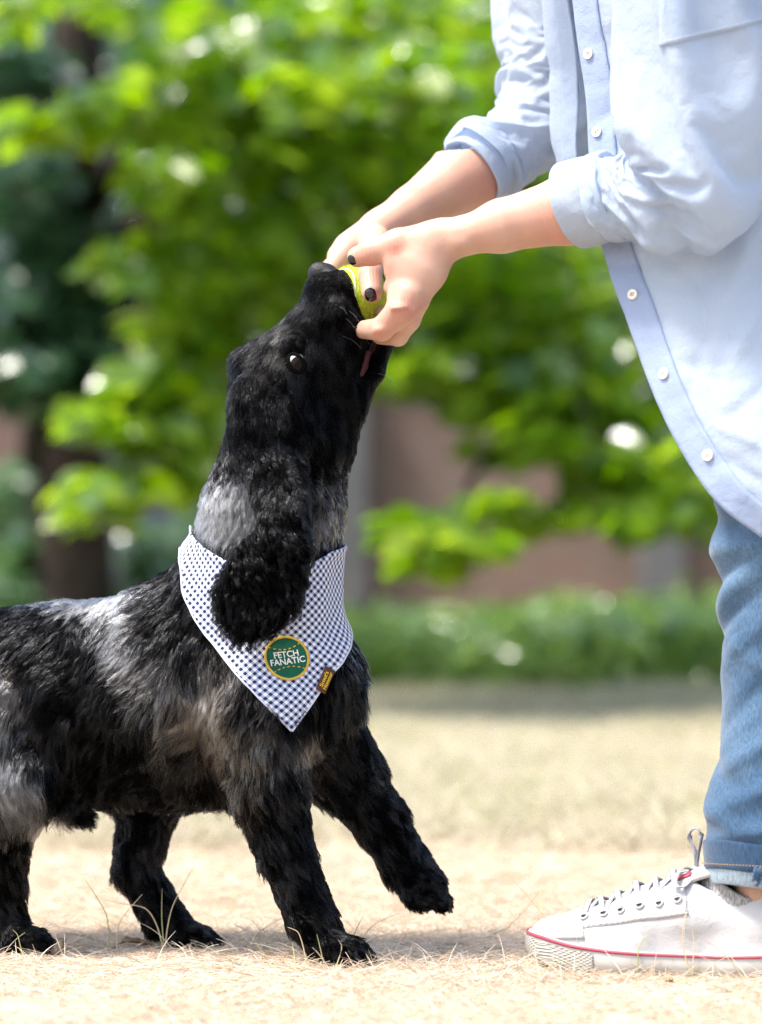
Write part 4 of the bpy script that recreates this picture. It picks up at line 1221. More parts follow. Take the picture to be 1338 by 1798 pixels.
# ================================================================== sleeves: cloth draped over the arms, pushed up towards the elbow
def drape_sleeve(path_pts, path_rad, arm_pts, arm_rad, push_top, push_cuff, nu=52, nv=70, frames=34, seed=0):
    """a tube of cloth round an arm, its two ends pushed together until it buckles into folds; returns a grid (nv, nu, 3)"""
    path = spline(path_pts, nv); rad = np.interp(np.linspace(0, 1, nv), np.linspace(0, 1, len(path_rad)), path_rad)
    tan = nrm(np.gradient(path, axis=0))
    x = nrm(np.cross(tan[0], [0, 1, 0])); rows = []
    fx = []
    for t in tan:
        x = nrm(x - t * (x @ t)); fx.append((x.copy(), np.cross(t, x)))
    th = np.linspace(0, 2 * math.pi, nu, endpoint=False)
    def rings(pp):
        G = np.empty((nv, nu, 3))
        for i in range(nv):
            a, b = fx[i]
            wob = 1 + .05 * np.sin(2 * th + i * .21 + seed) + .03 * np.sin(5 * th + i * .13 + seed * 2)
            G[i] = pp[i] + (rad[i] * wob)[:, None] * (np.cos(th)[:, None] * a + np.sin(th)[:, None] * b)
        return G
    s = np.linspace(0, 1, nv)
    ext = path + np.clip((.35 - s) / .35, 0, 1)[:, None] ** 1 * (-tan[0] * push_top) + np.clip((s - .65) / .35, 0, 1)[:, None] * (tan[-1] * push_cuff)
    G0, G1 = rings(ext), rings(path)
    V, F = grid_mesh(G0, True)
    o = mesh_obj('sleeve_sim', V, F)
    vg = o.vertex_groups.new(name='pin')
    vg.add(list(range(2 * nu)) + list(range((nv - 3) * nu, nv * nu)), 1.0, 'REPLACE')
    o.shape_key_add(name='Basis')
    k = o.shape_key_add(name='pushed')
    k.data.foreach_set('co', G1.reshape(-1, 3).astype(np.float32).ravel())
    k.value = 0; k.keyframe_insert('value', frame=1)
    k.value = 1; k.keyframe_insert('value', frame=int(frames * .62))
    av, af = tube(spline(arm_pts, 40), np.interp(np.linspace(0, 1, 40), np.linspace(0, 1, len(arm_rad)), arm_rad), 20)
    arm = mesh_obj('arm_sim', av, af)
    cm = arm.modifiers.new('collision', 'COLLISION'); arm.collision.thickness_outer = .002; arm.collision.cloth_friction = 12
    md = o.modifiers.new('cloth', 'CLOTH')
    st = md.settings
    st.quality = 5; st.mass = .12; st.tension_stiffness = 25; st.compression_stiffness = 20; st.shear_stiffness = 6; st.bending_stiffness = .7
    st.air_damping = 1.0; st.tension_damping = 8; st.compression_damping = 8
    st.vertex_group_mass = 'pin'
    md.collision_settings.use_collision = True; md.collision_settings.distance_min = .002; md.collision_settings.collision_quality = 2
    md.collision_settings.use_self_collision = True; md.collision_settings.self_distance_min = .0025
    md.point_cache.frame_start = 1; md.point_cache.frame_end = frames
    scene.frame_start = 1; scene.frame_end = frames
    for f in range(1, frames + 1):
        scene.frame_set(f)
    dg = bpy.context.evaluated_depsgraph_get()
    me = o.evaluated_get(dg).to_mesh()
    co = np.empty(len(me.vertices) * 3, np.float32); me.vertices.foreach_get('co', co)
    o.evaluated_get(dg).to_mesh_clear()
    for q in (o, arm):
        d = q.data
        if q is o and d.shape_keys and d.shape_keys.animation_data:
            d.shape_keys.animation_data_clear()
        bpy.data.objects.remove(q); bpy.data.meshes.remove(d)
    scene.frame_set(1)
    return co.reshape(nv, nu, 3).astype(float)
# arms of the person (photograph pixel, pixel, depth)
N_SH, N_EL, N_WR = P(1240, -175, -.19), P(1222, 300, -.172), P(800, 418, -.078)
F_SH, F_EL, F_WR = P(1005, -260, .19), P(935, 215, .155), P(665, 405, .085)
def near_sleeve():
    pts = [P(1240, -175, -.19), P(1222, -40, -.188), P(1208, 120, -.186), P(1200, 230, -.180), P(1160, 305, -.16), P(1115, 335, -.138), P(1060, 352, -.118)]
    rad = [.078, .076, .074, .072, .066, .054, .041]
    return drape_sleeve(pts, rad, [N_SH, P(1235, 60, -.185), N_EL, P(1000, 368, -.10), N_WR], [.05, .046, .036, .032, .02], .06, .045, seed=1)
def far_sleeve():
    pts = [F_SH, P(960, -60, .182), P(922, 90, .17), P(905, 190, .15), P(870, 250, .132), P(838, 285, .118)]
    rad = [.080, .062, .056, .056, .050, .043]
    return drape_sleeve(pts, rad, [F_SH, P(970, 0, .18), F_EL, P(800, 325, .115), F_WR], [.05, .046, .036, .035, .022], .06, .03, nu=46, nv=62, seed=4)
# ================================================================== the person
def skin_mat():
    m, nt, b = mat_new('skin')
    N = nt.nodes.new; Lk = nt.links.new
    tc = N('ShaderNodeTexCoord')
    n1 = N('ShaderNodeTexNoise'); n1.inputs['Scale'].default_value = 22; n1.inputs['Detail'].default_value = 5; Lk(tc.outputs['Object'], n1.inputs['Vector'])
    cr = N('ShaderNodeValToRGB'); e = cr.color_ramp.elements
    e[0].position = .32; e[0].color = (.43, .245, .175, 1); e[1].position = .68; e[1].color = (.52, .32, .24, 1)
    Lk(n1.outputs['Fac'], cr.inputs[0])
    fr = N('ShaderNodeTexVoronoi'); fr.inputs['Scale'].default_value = 170; Lk(tc.outputs['Object'], fr.inputs['Vector'])
    fm = N('ShaderNodeMapRange'); fm.inputs['From Min'].default_value = .05; fm.inputs['From Max'].default_value = .16; fm.inputs['To Min'].default_value = .30; fm.inputs['To Max'].default_value = 0
    Lk(fr.outputs['Distance'], fm.inputs['Value'])
    n3 = N('ShaderNodeTexNoise'); n3.inputs['Scale'].default_value = 45; Lk(tc.outputs['Object'], n3.inputs['Vector'])
    gt = N('ShaderNodeMath'); gt.operation = 'GREATER_THAN'; gt.inputs[1].default_value = .60; Lk(n3.outputs['Fac'], gt.inputs[0])
    ml = N('ShaderNodeMath'); ml.operation = 'MULTIPLY'; Lk(fm.outputs[0], ml.inputs[0]); Lk(gt.outputs[0], ml.inputs[1])
    at = N('ShaderNodeAttribute'); at.attribute_name = 'flush'; fx = N('ShaderNodeMixRGB'); fx.inputs[2].default_value = (.46, .17, .12, 1); Lk(at.outputs['Fac'], fx.inputs[0]); Lk(cr.outputs[0], fx.inputs[1])
    mx = N('ShaderNodeMixRGB'); mx.inputs[2].default_value = (.36, .17, .10, 1); Lk(ml.outputs[0], mx.inputs[0]); Lk(fx.outputs[0], mx.inputs[1])
    Lk(mx.outputs[0], b.inputs['Base Color'])
    b.inputs['Roughness'].default_value = .5; b.inputs['Specular IOR Level'].default_value = .4
    b.inputs['Subsurface Weight'].default_value = .14; b.inputs['Subsurface Radius'].default_value = (1, .35, .2); b.inputs['Subsurface Scale'].default_value = .0035
    n2 = N('ShaderNodeTexNoise'); n2.inputs['Scale'].default_value = 700; n2.inputs['Detail'].default_value = 4; Lk(tc.outputs['Object'], n2.inputs['Vector'])
    bp = N('ShaderNodeBump'); bp.inputs['Strength'].default_value = .2; bp.inputs['Distance'].default_value = .0010; wv = N('ShaderNodeTexWave'); wv.inputs['Scale'].default_value = 95; wv.inputs['Distortion'].default_value = 5; wv.inputs['Detail'].default_value = 3; wv.inputs['Detail Scale'].default_value = 2; Lk(tc.outputs['Object'], wv.inputs['Vector'])
    wm = N('ShaderNodeMath'); wm.operation = 'MULTIPLY'; Lk(wv.outputs['Fac'], wm.inputs[0]); Lk(at.outputs['Fac'], wm.inputs[1])
    ws = N('ShaderNodeMath'); ws.operation = 'MULTIPLY_ADD'; ws.inputs[1].default_value = 1.6; Lk(wm.outputs[0], ws.inputs[0]); Lk(n2.outputs['Fac'], ws.inputs[2]); Lk(ws.outputs[0], bp.inputs['Height']); Lk(bp.outputs[0], b.inputs['Normal'])
    return m
q1 = 1 / PXM
def build_body():
    # hands and forearms, fine
    H = SDF(P(530, 640, 0) - [0, .14, 0], P(1120, 240, 0) + [0, .17, 0], .0017)
    def C(a, ra, b, rb, k=6, u=None, fs=1.0, sub=False): H.cone(P(*a), ra * q1, P(*b), rb * q1, k * q1, u, fs, sub)
    # --- far (right) arm
    C((930, 240, .150), 50, (822, 305, .122), 67, 8); C((822, 305, .122), 67, (725, 366, .098), 41, 12); C((725, 366, .098), 41, (668, 402, .085), 34, 12, (0, 1, 0), 1.15)
    C((668, 402, .085), 34, (618, 438, .068), 34, 14, (0, 1, 0), .8)
    C((640, 425, .078), 30, (600, 452, .060), 27, 10)                       # back of the right hand
    for (a, b, c, d) in (((612, 440, .052), (580, 474, .040), (568, 505, .030), 17), ((620, 446, .064), (588, 490, .056), (580, 524, .046), 18), ((630, 455, .074), (602, 508, .068), (600, 540, .056), 17), ((642, 462, .080), (624, 515, .076), (624, 545, .064), 15)):
        C(a, d + 4, b, d + 1, 6); C(b, d + 1, c, d - 2, 4)
    # right thumb comes over the ball, its tip down and the nail to the camera
    C((662, 425, .060), 27, (655, 452, .028), 22, 8); C((655, 452, .028), 22, (650, 482, -.016), 20.5, 6); C((650, 482, -.016), 20.5, (653, 513, -.031), 18.5, 5)
    RIGHT = H.f.copy(); H.f[:] = .2
    # --- near (left) arm
    C((1118, 345, -.135), 56, (1000, 368, -.10), 58, 8); C((1000, 368, -.10), 58, (880, 397, -.088), 44, 14); C((880, 397, -.088), 44, (806, 416, -.080), 31, 14, (0, 1, 0), 1.15)
    C((806, 416, -.080), 31, (765, 432, -.082), 35, 16, (0, 1, 0), .85)
    C((770, 424, -.080), 34, (742, 470, -.084), 42, 14, (0, 1, 0), .62)
    C((742, 470, -.084), 42, (716, 522, -.084), 36, 12, (0, 1, 0), .62)
    C((752, 440, -.082), 38, (716, 472, -.080), 30, 12, (0, 1, 0), .7)
    # thumb
    C((775, 415, -.078), 29, (700, 430, -.074), 28, 12); C((700, 430, -.074), 27, (654, 443, -.068), 22.5, 8); C((654, 443, -.068), 22.5, (628, 451, -.060), 18.5, 6)
    # index finger, bent at the middle joint, its end in the dog's mouth
    C((718, 520, -.086), 31, (704, 545, -.090), 25, 8); C((704, 545, -.090), 25, (670, 578, -.076), 20.5, 6); C((670, 578, -.076), 20.5, (630, 579, -.008), 15, 5)
    # middle, ring and little finger run down behind it
    C((724, 528, -.078), 29, (716, 560, -.072), 22, 8); C((716, 560, -.072), 22, (699, 590, -.054), 17.5, 6); C((699, 590, -.054), 17.5, (668, 590, -.026), 15, 5)
    C((722, 524, -.066), 27, (712, 556, -.056), 20, 8); C((712, 556, -.056), 20, (694, 578, -.036), 16.5, 6); C((694, 578, -.036), 16.5, (664, 570, -.012), 14, 5)
    C((722, 510, -.058), 25, (708, 540, -.040), 17, 8); C((708, 540, -.040), 17, (690, 555, -.018), 14, 6); C((690, 555, -.018), 14, (668, 548, .0), 12, 5)
    # knuckles and the wrist bone
    H.ell(P(700, 541, -.104), np.array([13, 13, 5]) * q1, 9 * q1); H.ell(P(724, 544, -.094), np.array([12, 12, 5]) * q1, 9 * q1); H.ell(P(668, 580, -.086), np.array([11, 11, 5]) * q1, 12 * q1)
    H.ell(P(812, 430, -.092), np.array([14, 12, 6]) * q1, 18 * q1)
    # a fold of skin between thumb and palm
    C((690, 462, -.078), 15, (686, 505, -.070), 13, 16)
    H.cone(P(674, 480, -.12), 5 * q1, P(668, 497, -.04), 8 * q1, 4 * q1, sub=True)
    LEFT = H.f.copy()
    out = []
    for f in (RIGHT, LEFT):
        H.f = f; V, F = H.mesh(); out.append((relax(V, F, 2, .5), F))
    # trunk, head, legs: coarse, under the clothes or out of the picture
    B = SDF((-.05, -.36, -.01), (.85, .36, 1.42), .0075)
    sh = np.array([.27, 0, 1.0]); hip = np.array([.60, .02, .76])
    for s, S_, E_ in ((-1, N_SH, N_EL), (1, F_SH, F_EL)):
        B.cone(S_, .036, E_, .028, .02); B.cone(sh + [0, s * .09, .03], .055, S_, .048, .03)
    B.cone(N_EL, .028, P(1090, 350, -.125), .026, .01); B.cone(F_EL, .028, P(890, 262, .143), .026, .01)
    B.cone(sh + [.06, 0, -.02], .105, (sh + hip) / 2, .095, .03, (0, 1, 0), 1.35); B.cone((sh + hip) / 2, .095, hip, .11, .03, (0, 1, 0), 1.35)
    B.cone(sh + [-.02, 0, .05], .05, sh + [-.09, -.0, .13], .048, .02)
    hc = sh + [-.15, -.01, .21]
    B.ell(hc, (.088, .074, .108), .02); B.ell(hc + [-.03, 0, -.05], (.062, .058, .07), .03)
    B.cone(hc + [-.086, 0, .005], .010, hc + [-.104, 0, -.022], .014, .01)      # nose
    for s in (-1, 1):
        B.ell(hc + [.01, s * .074, -.015], (.018, .010, .03), .006)             # ears
        B.ell(hc + [-.085, s * .032, .012], (.012, .014, .008), .006, sub=True)
    B.ell(hc + [-.092, 0, -.058], (.010, .024, .006), .006)                     # mouth
    for k, (ky, fx) in enumerate(((-.125, 0.0), (.13, .27))):
        an = P(1338, 1590, ky) + [fx, 0, 0]; kn = P(1352, 900, ky * .9) + [fx * .7, 0, 0]
        B.cone(an, .0268, an + [0, 0, .05], .0275, .02); B.cone(an + [0, 0, .05], .0275, P(1350, 1200, ky) + [fx * .93, 0, 0], .026, .02); B.cone(P(1350, 1200, ky) + [fx * .93, 0, 0], .026, kn, .028, .02); B.cone(kn, .032, hip + [0, ky * .75, -.02], .058, .03)
    V, F = B.mesh(); out.append((relax(V, F, 2, .5), F))
    VV = np.concatenate([o[0] for o in out]); off = np.cumsum([0] + [len(o[0]) for o in out])
    FF = np.concatenate([o[1] + k for o, k in zip(out, off)])
    p = mesh_obj('person', VV, FF, skin_mat())
    flush = np.zeros(len(VV))
    for (x_, y_, d_, r_) in ((704, 543, -.100, .014), (668, 580, -.088, .013), (724, 545, -.092, .012), (640, 452, -.078, .016), (651, 478, -.03, .013), (700, 440, -.09, .012), (653, 530, -.04, .010), (1000, 400, -.12, .04), (860, 320, .10, .03), (690, 480, -.09, .014)):
        flush += .55 * np.exp(-(np.linalg.norm(VV - P(x_, y_, d_), axis=1) / r_) ** 2)
    fa = p.data.attributes.new('flush', 'FLOAT', 'POINT'); fa.data.foreach_set('value', np.clip(flush, 0, .7).astype(np.float32))
    tag(p, 'person in a pale blue shirt and jeans leaning down, both hands on the ball', 'person')
    return p, VV, FF, out
person, PV, PF, PARTS = build_body()
RIGHT_BVH = BVHTree.FromPolygons([tuple(v) for v in PARTS[0][0]], [tuple(f) for f in PARTS[0][1]])
LEFT_BVH = BVHTree.FromPolygons([tuple(v) for v in PARTS[1][0]], [tuple(f) for f in PARTS[1][1]])
m_nail = simple_mat('nail_varnish', (.006, .005, .008), .12, .6)
def nail(c, n, along, w, l, tree):
    """a curved lacquered nail laid on a fingertip"""
    c, n, along = np.array(c), nrm(n), np.array(along, float)
    along = nrm(along - n * (along @ n)); sd = np.cross(n, along)
    V = []; F = []
    R_ = 7
    for i in range(9):
        for j in range(R_):
            u = (i / 8 - .5) * 2; v = (j / (R_ - 1) - .5) * 2
            k = (1 - abs(u) ** 3.5) ** .5 if abs(u) < 1 else 0
            q = c + along * u * l / 2 + sd * v * w / 2 * max(k, .25)
            loc, nn, ii, d = tree.ray_cast(Vector(q + n * .012), Vector(-n))
            base = np.array(loc) if loc is not None and d < .03 else q
            V.append(base + n * (.0006 * (1 - .8 * max(abs(v), abs(u)) ** 4) + .0001))
    for i in range(8):
        for j in range(R_ - 1): F.append((i * R_ + j, (i + 1) * R_ + j, (i + 1) * R_ + j + 1, i * R_ + j + 1))
    return MB().add(V, F).build('fingernail', m_nail, person)
_h, _n = cam_hit(650, 519, RIGHT_BVH)
nail(_h, _n, P(653, 535, 0) - P(650, 500, 0), .0115, .0145, RIGHT_BVH)
_h, _n = cam_hit(617, 459, LEFT_BVH)
_d = nrm([-1, -.35, -.25]); _l = LEFT_BVH.ray_cast(Vector(P(640, 452, -.062) + _d * .04), Vector(-_d))
nail(np.array(_l[0]), nrm([-.8, -.5, -.35]), [-.25, .1, -.9], .010, .010, LEFT_BVH)

# ball -----------------------------------------------------------------
def build_ball():
    m, nt, b = mat_new('ball_felt')
    N = nt.nodes.new; Lk = nt.links.new
    tc = N('ShaderNodeTexCoord'); n = N('ShaderNodeTexNoise'); n.inputs['Scale'].default_value = 320; n.inputs['Detail'].default_value = 6; Lk(tc.outputs['Object'], n.inputs['Vector'])
    cr = N('ShaderNodeValToRGB'); cr.color_ramp.elements[0].color = (.36, .50, .02, 1); cr.color_ramp.elements[1].color = (.62, .74, .07, 1); cr.color_ramp.elements[0].position = .3; cr.color_ramp.elements[1].position = .7
    Lk(n.outputs['Fac'], cr.inputs[0]); Lk(cr.outputs[0], b.inputs['Base Color']); b.inputs['Roughness'].default_value = .95; b.inputs['Sheen Weight'].default_value = .6
    bp = N('ShaderNodeBump'); bp.inputs['Distance'].default_value = .002; bp.inputs['Strength'].default_value = .8; Lk(n.outputs['Fac'], bp.inputs['Height']); Lk(bp.outputs[0], b.inputs['Normal'])
    c = P(624, 521, .014); r = .0300
    ball = empty('tennis_ball', tuple(c)); tag(ball, 'yellow green felt ball held in the hands and the dog\'s mouth', 'ball')
    MB().add(*uv_sphere((0, 0, 0), r, 40, 24)).build('felt_cover', m, ball)
    t = np.linspace(0, 2 * math.pi, 121); a, bb = .75, .25
    s = np.stack([a * np.cos(t) + bb * np.cos(3 * t), a * np.sin(t) - bb * np.sin(3 * t), 2 * math.sqrt(a * bb) * np.sin(2 * t)], -1)
    s = nrm(s) * (r + .0002)
    MB().add(*tube(s, .0011, 6, False)).build('seam', simple_mat('ball_seam', (.72, .72, .66), .7), ball)
    rg = np.random.default_rng(2); d = nrm(rg.normal(0, 1, (9000, 3)))
    pts = np.stack([d * r, d * (r + .0009) + rg.normal(0, .0005, (9000, 3)), d * (r + .0013) + rg.normal(0, .0009, (9000, 3))], 1)
    hair_curves('nap', pts, np.full((9000, 3), .00012), strand_mat('ball_nap', .8, False, .3), ball, np.array([.55, .68, .05]) * (.8 + .4 * rg.random((9000, 1))))
build_ball()

# shirt ----------------------------------------------------------------
def shirt_mat(name, col, thin=True):
    m, nt, b = mat_new(name)
    N = nt.nodes.new; Lk = nt.links.new
    tc = N('ShaderNodeTexCoord')
    n = N('ShaderNodeTexNoise'); n.inputs['Scale'].default_value = 14; n.inputs['Detail'].default_value = 6; n.inputs['Roughness'].default_value = .55; Lk(tc.outputs['Object'], n.inputs['Vector'])
    w = N('ShaderNodeTexNoise'); w.inputs['Scale'].default_value = 900; Lk(tc.outputs['Object'], w.inputs['Vector'])
    mp = N('ShaderNodeMapping'); mp.inputs['Scale'].default_value = (1500, 400, 90); Lk(tc.outputs['Object'], mp.inputs[0])
    th = N('ShaderNodeTexNoise'); th.inputs['Scale'].default_value = 1; Lk(mp.outputs[0], th.inputs['Vector'])
    hs = N('ShaderNodeMixRGB'); hs.blend_type = 'MULTIPLY'; hs.inputs[0].default_value = .14; hs.inputs[1].default_value = (*col, 1); Lk(th.outputs['Fac'], hs.inputs[2])
    Lk(hs.outputs[0], b.inputs['Base Color'])
    b.inputs['Roughness'].default_value = .8; b.inputs['Specular IOR Level'].default_value = .25; b.inputs['Sheen Weight'].default_value = .12
    add = N('ShaderNodeMath'); add.operation = 'MULTIPLY_ADD'; add.inputs[1].default_value = .06; Lk(w.outputs['Fac'], add.inputs[0]); Lk(n.outputs['Fac'], add.inputs[2])
    bp = N('ShaderNodeBump'); bp.inputs['Strength'].default_value = .6; bp.inputs['Distance'].default_value = .014; Lk(add.outputs[0], bp.inputs['Height']); Lk(bp.outputs[0], b.inputs['Normal'])
    if thin:
        t = N('ShaderNodeBsdfTranslucent'); t.inputs['Color'].default_value = (*col, 1); Lk(bp.outputs[0], t.inputs['Normal'])
        mx = N('ShaderNodeMixShader'); mx.inputs[0].default_value = .45; Lk(b.outputs[0], mx.inputs[1]); Lk(t.outputs[0], mx.inputs[2]); Lk(mx.outputs[0], nt.nodes['Material Output'].inputs['Surface'])
    return m
M_SHIRT = shirt_mat('shirt_cotton', (.56, .66, .80)); M_PLACKET_SHADED = shirt_mat('shirt_placket_shaded', (.49, .585, .765)); M_THREAD = simple_mat('shirt_thread', (.62, .70, .82), .8)  # button band's cotton is darker and bluer: its shade put into the colour
shirt = bpy.data.objects.new('shirt', None); link(shirt, person)      # gathers the shirt's pieces
def sub2(o, n=1):
    md = o.modifiers.new('smooth', 'SUBSURF'); md.levels = n; md.render_levels = n
    return o
def thick(o, t=.0009):
    md = o.modifiers.new('thickness', 'SOLIDIFY'); md.thickness = t; md.offset = 0
    return o
LV = [-190, -60, 60, 170, 290, 440, 560, 730, 870, 942]
SEC = {
 'N': [(995, -190, -.045), (1003, -60, -.05), (1014, 60, -.055), (1031, 170, -.060), (1037, 290, -.065), (1060, 440, -.085), (1100, 560, -.115), (1165, 730, -.150), (1250, 870, -.180), (1336, 943, -.195)],
 'N2': [(1090, -190, -.085), (1100, -60, -.088), (1110, 60, -.088), (1125, 170, -.090), (1135, 290, -.098), (1160, 430, -.118), (1200, 550, -.145), (1262, 700, -.180), (1340, 830, -.205), (1410, 905, -.215)],
 'A': [(1250, -170, -.100), (1270, -30, -.100), (1290, 90, -.098), (1310, 200, -.104), (1325, 320, -.125), (1345, 440, -.150), (1370, 560, -.172), (1420, 700, -.200), (1480, 800, -.218), (1530, 860, -.222)],
 'B': [(1500, -70, -.12), (1600, 60, -.13), (1680, 200, -.14), (1720, 310, -.15), (1740, 420, -.16), (1760, 520, -.17), (1780, 600, -.17), (1800, 700, -.165), (1810, 770, -.16), (1815, 800, -.16)],
 'C': [(1500, -70, .12), (1600, 60, .13), (1680, 200, .14), (1720, 310, .15), (1740, 420, .16), (1760, 520, .17), (1780, 600, .17), (1800, 700, .165), (1810, 770, .16), (1815, 800, .16)],
 'D': [(1200, -170, .16), (1210, -30, .17), (1220, 90, .17), (1230, 200, .17), (1250, 320, .17), (1300, 440, .175), (1340, 560, .178), (1400, 700, .18), (1460, 800, .18), (1520, 860, .18)],
 'D1': [(965, -190, .135), (955, -60, .12), (962, 60, .11), (972, 170, .105), (985, 290, .105), (1080, 430, .12), (1150, 560, .13), (1230, 720, .14), (1320, 860, .145), (1400, 930, .15)],
 'E': [(985, -190, .085), (990, -60, .075), (1008, 60, .062), (1018, 170, .058), (1018, 290, .055), (1082, 430, .07), (1130, 560, .075), (1205, 730, .08), (1290, 870, .085), (1370, 935, .09)],
}
def build_shirt_body():
    keys = ['N', 'N2', 'A', 'B', 'C', 'D', 'D1', 'E']
    nv, nu = 150, 320
    cols = [spline(np.array([P(*p) for p in SEC[k]]), nv) for k in keys]
    G = np.empty((nv, nu, 3))
    for i in range(nv):
        G[i] = spline(np.array([c[i] for c in cols]), nu)
    nr = nrm(np.cross(np.gradient(G, axis=1), np.gradient(G, axis=0)))
    s = np.linspace(0, 1, nu)[None, :]; t = np.linspace(0, 1, nv)[:, None]
    edge = np.clip(s / .05, 0, 1) * np.clip((1 - s) / .05, 0, 1)
    px, py = PX(G)
    d = .012 * (fbm(G * [1, 1, .35], 9, 3, 81) - .5) + .006 * (fbm(G * [1, .8, .5], 24, 3, 82) - .5)
    rdg = 1 - np.abs(2 * fbm(G * [1, .6, .8] + [0, 0, .3], 11, 2, 85) - 1); d += .0045 * (np.clip(rdg, 0, 1) ** 6 - .3)
    rdg = 1 - np.abs(2 * fbm(G * [.8, .6, 1.2], 23, 2, 88) - 1); d += .0016 * np.clip(rdg, 0, 1) ** 8
    # long soft drapes from the shoulder, and sharper creases in the lap of the shirt
    d += .006 * np.sin((px - .55 * py) / 34 + 5 * fbm(G, 5, 2, 83)) * np.clip((py - 380) / 200, 0, 1) * np.clip((px - 1180) / 160, 0, 1) * .6
    for (cx, cy, ang, ln, w, a) in ((1290, 560, 70, 120, 16, .004), (1318, 590, 60, 60, 9, -.005), (1250, 640, 5, 90, 14, .0022), (1290, 760, -25, 80, 12, -.0030), (1310, 830, -30, 70, 12, .003), (1180, 500, 4, 60, 12, .0018), (1320, 700, 40, 60, 10, .003), (1230, 480, 80, 70, 18, .0035), (1210, 740, -55, 60, 8, .0016), (1300, 470, 75, 90, 20, -.005)):
        a_ = R(ang); u = (px - cx) * math.cos(a_) - (py - cy) * math.sin(a_); v = (px - cx) * math.sin(a_) + (py - cy) * math.cos(a_)
        d += a * np.exp(-(u / ln) ** 2 - (v / w) ** 2)
    G = G + nr * (d * (.25 + .75 * edge))[..., None]
    V, F = grid_mesh(G)
    o = mesh_obj('shirt_body', V, F, M_SHIRT, shirt)
    # collar and yoke close the top
    ring = G[0]
    top = []
    for k, f in enumerate((0, .35, .7, 1)):
        cn = np.array([.235, 0, 1.07])
        top.append(ring * (1 - f) + (cn + nrm((ring - cn) * [1, 1, 0]) * .062) * f + [0, 0, .03 * math.sin(f * 2)])
    V2, F2 = grid_mesh(np.array(top)); mesh_obj('yoke', V2, F2, M_SHIRT, shirt)
    # button band along the near edge
    nb = 9
    w = np.linspace(0, 1, nb)
    j = np.linspace(0, 25.5, nb)
    seg = np.linalg.norm(np.diff(G, axis=1), axis=2); arc = np.concatenate([np.zeros((nv, 1)), np.cumsum(seg, 1)], 1)
    nr = nrm(np.cross(np.gradient(G, axis=1), np.gradient(G, axis=0)))
    def band(side, width, lift):
        out = np.empty((nv, nb, 3))
        for i in range(nv):
            a = w * width
            A = arc[i] if side > 0 else arc[i][-1] - arc[i][::-1]
            g = G[i] if side > 0 else G[i][::-1]; n_ = nr[i] if side > 0 else nr[i][::-1]
            for c in range(3):
                out[i, :, c] = np.interp(a, A, g[:, c])
            nn_ = np.stack([np.interp(a, A, n_[:, c]) for c in range(3)], -1)
            sgn = -1 if (n_[2][1] > 0) == (side > 0) else 1
            out[i] += nn_ * lift
        return out
    sg = 1 if nr[90, 5, 1] < 0 else -1
    Bn = band(1, .031, .0016 * sg)
    V, F = grid_mesh(Bn); thick(mesh_obj('button_band', V, F, M_PLACKET_SHADED, shirt), .0016)
    sg2 = 1 if (nr[30, -5] @ np.array([-.7, -.7, 0])) > 0 else -1
    Bf = band(-1, .024, .0016 * sg2); Bf += nrm(np.array([-.6, -.8, 0])) * (.0035 * (fbm(Bf, 70, 2, 90) - .5))[..., None]
    V, F = grid_mesh(Bf); thick(mesh_obj('buttonhole_band', V, F, M_SHIRT, shirt), .0016)
    return G, Bn
SG, BAND = build_shirt_body()
def shirt_back():
    B = SDF((.05, -.36, .6), (.85, .36, 1.2), .008)
    sh = np.array([.27, 0, 1.0]); hip = np.array([.60, .02, .76]); mid = (sh + hip) / 2
    for s, S_ in ((-1, N_SH), (1, F_SH)):
        B.cone(sh + [.02, s * .07, .035], .062, S_ + [0, 0, .0], .082, .03); B.cone(S_, .082, S_ + [-.005, 0, -.05], .074, .02)
    B.cone(sh + [.07, 0, -.005], .118, mid + [.01, 0, .01], .112, .04, (0, 1, 0), 1.35); B.cone(mid + [.01, 0, .01], .112, hip + [0, 0, .02], .128, .04, (0, 1, 0), 1.38)
    B.ell(sh + [-.055, 0, .09], (.062, .066, .05), .01, sub=True)
    V, F = B.mesh(); V = relax(V, F, 3); V = V + (fbm(V, 16, 3, 95) - .5)[:, None] * .012 * vert_normals(V, F)
    mesh_obj('shirt_back', V, F, M_SHIRT, shirt)
    t = np.linspace(0, 2 * math.pi, 60, endpoint=False); rows = []
    for f in np.linspace(0, 1, 6):
        rows.append(np.stack([.235 - .05 * f + .064 * np.cos(t), .064 * np.sin(t), 1.062 + .03 * f + .018 * np.cos(t)], -1))
    thick(mesh_obj('collar', *grid_mesh(np.array(rows), True), M_SHIRT, shirt), .002)
shirt_back()
BAND_BVH = BVHTree.FromPolygons([tuple(v) for v in grid_mesh(BAND)[0]], [tuple(f) for f in grid_mesh(BAND)[1]])
m_btn = simple_mat('button_shell', (.74, .68, .58), .3, .5, .12, 260)
m_hole = simple_mat('button_hole', (.16, .15, .15), .8)
def lathe(prof, n=28):
    V = [(r * math.cos(2 * math.pi * k / n), r * math.sin(2 * math.pi * k / n), z) for r, z in prof for k in range(n)]
    F = [(i * n + k, i * n + (k + 1) % n, (i + 1) * n + (k + 1) % n, (i + 1) * n + k) for i in range(len(prof) - 1) for k in range(n)]
    F.append(tuple(range((len(prof) - 1) * n, len(prof) * n)))
    return V, F
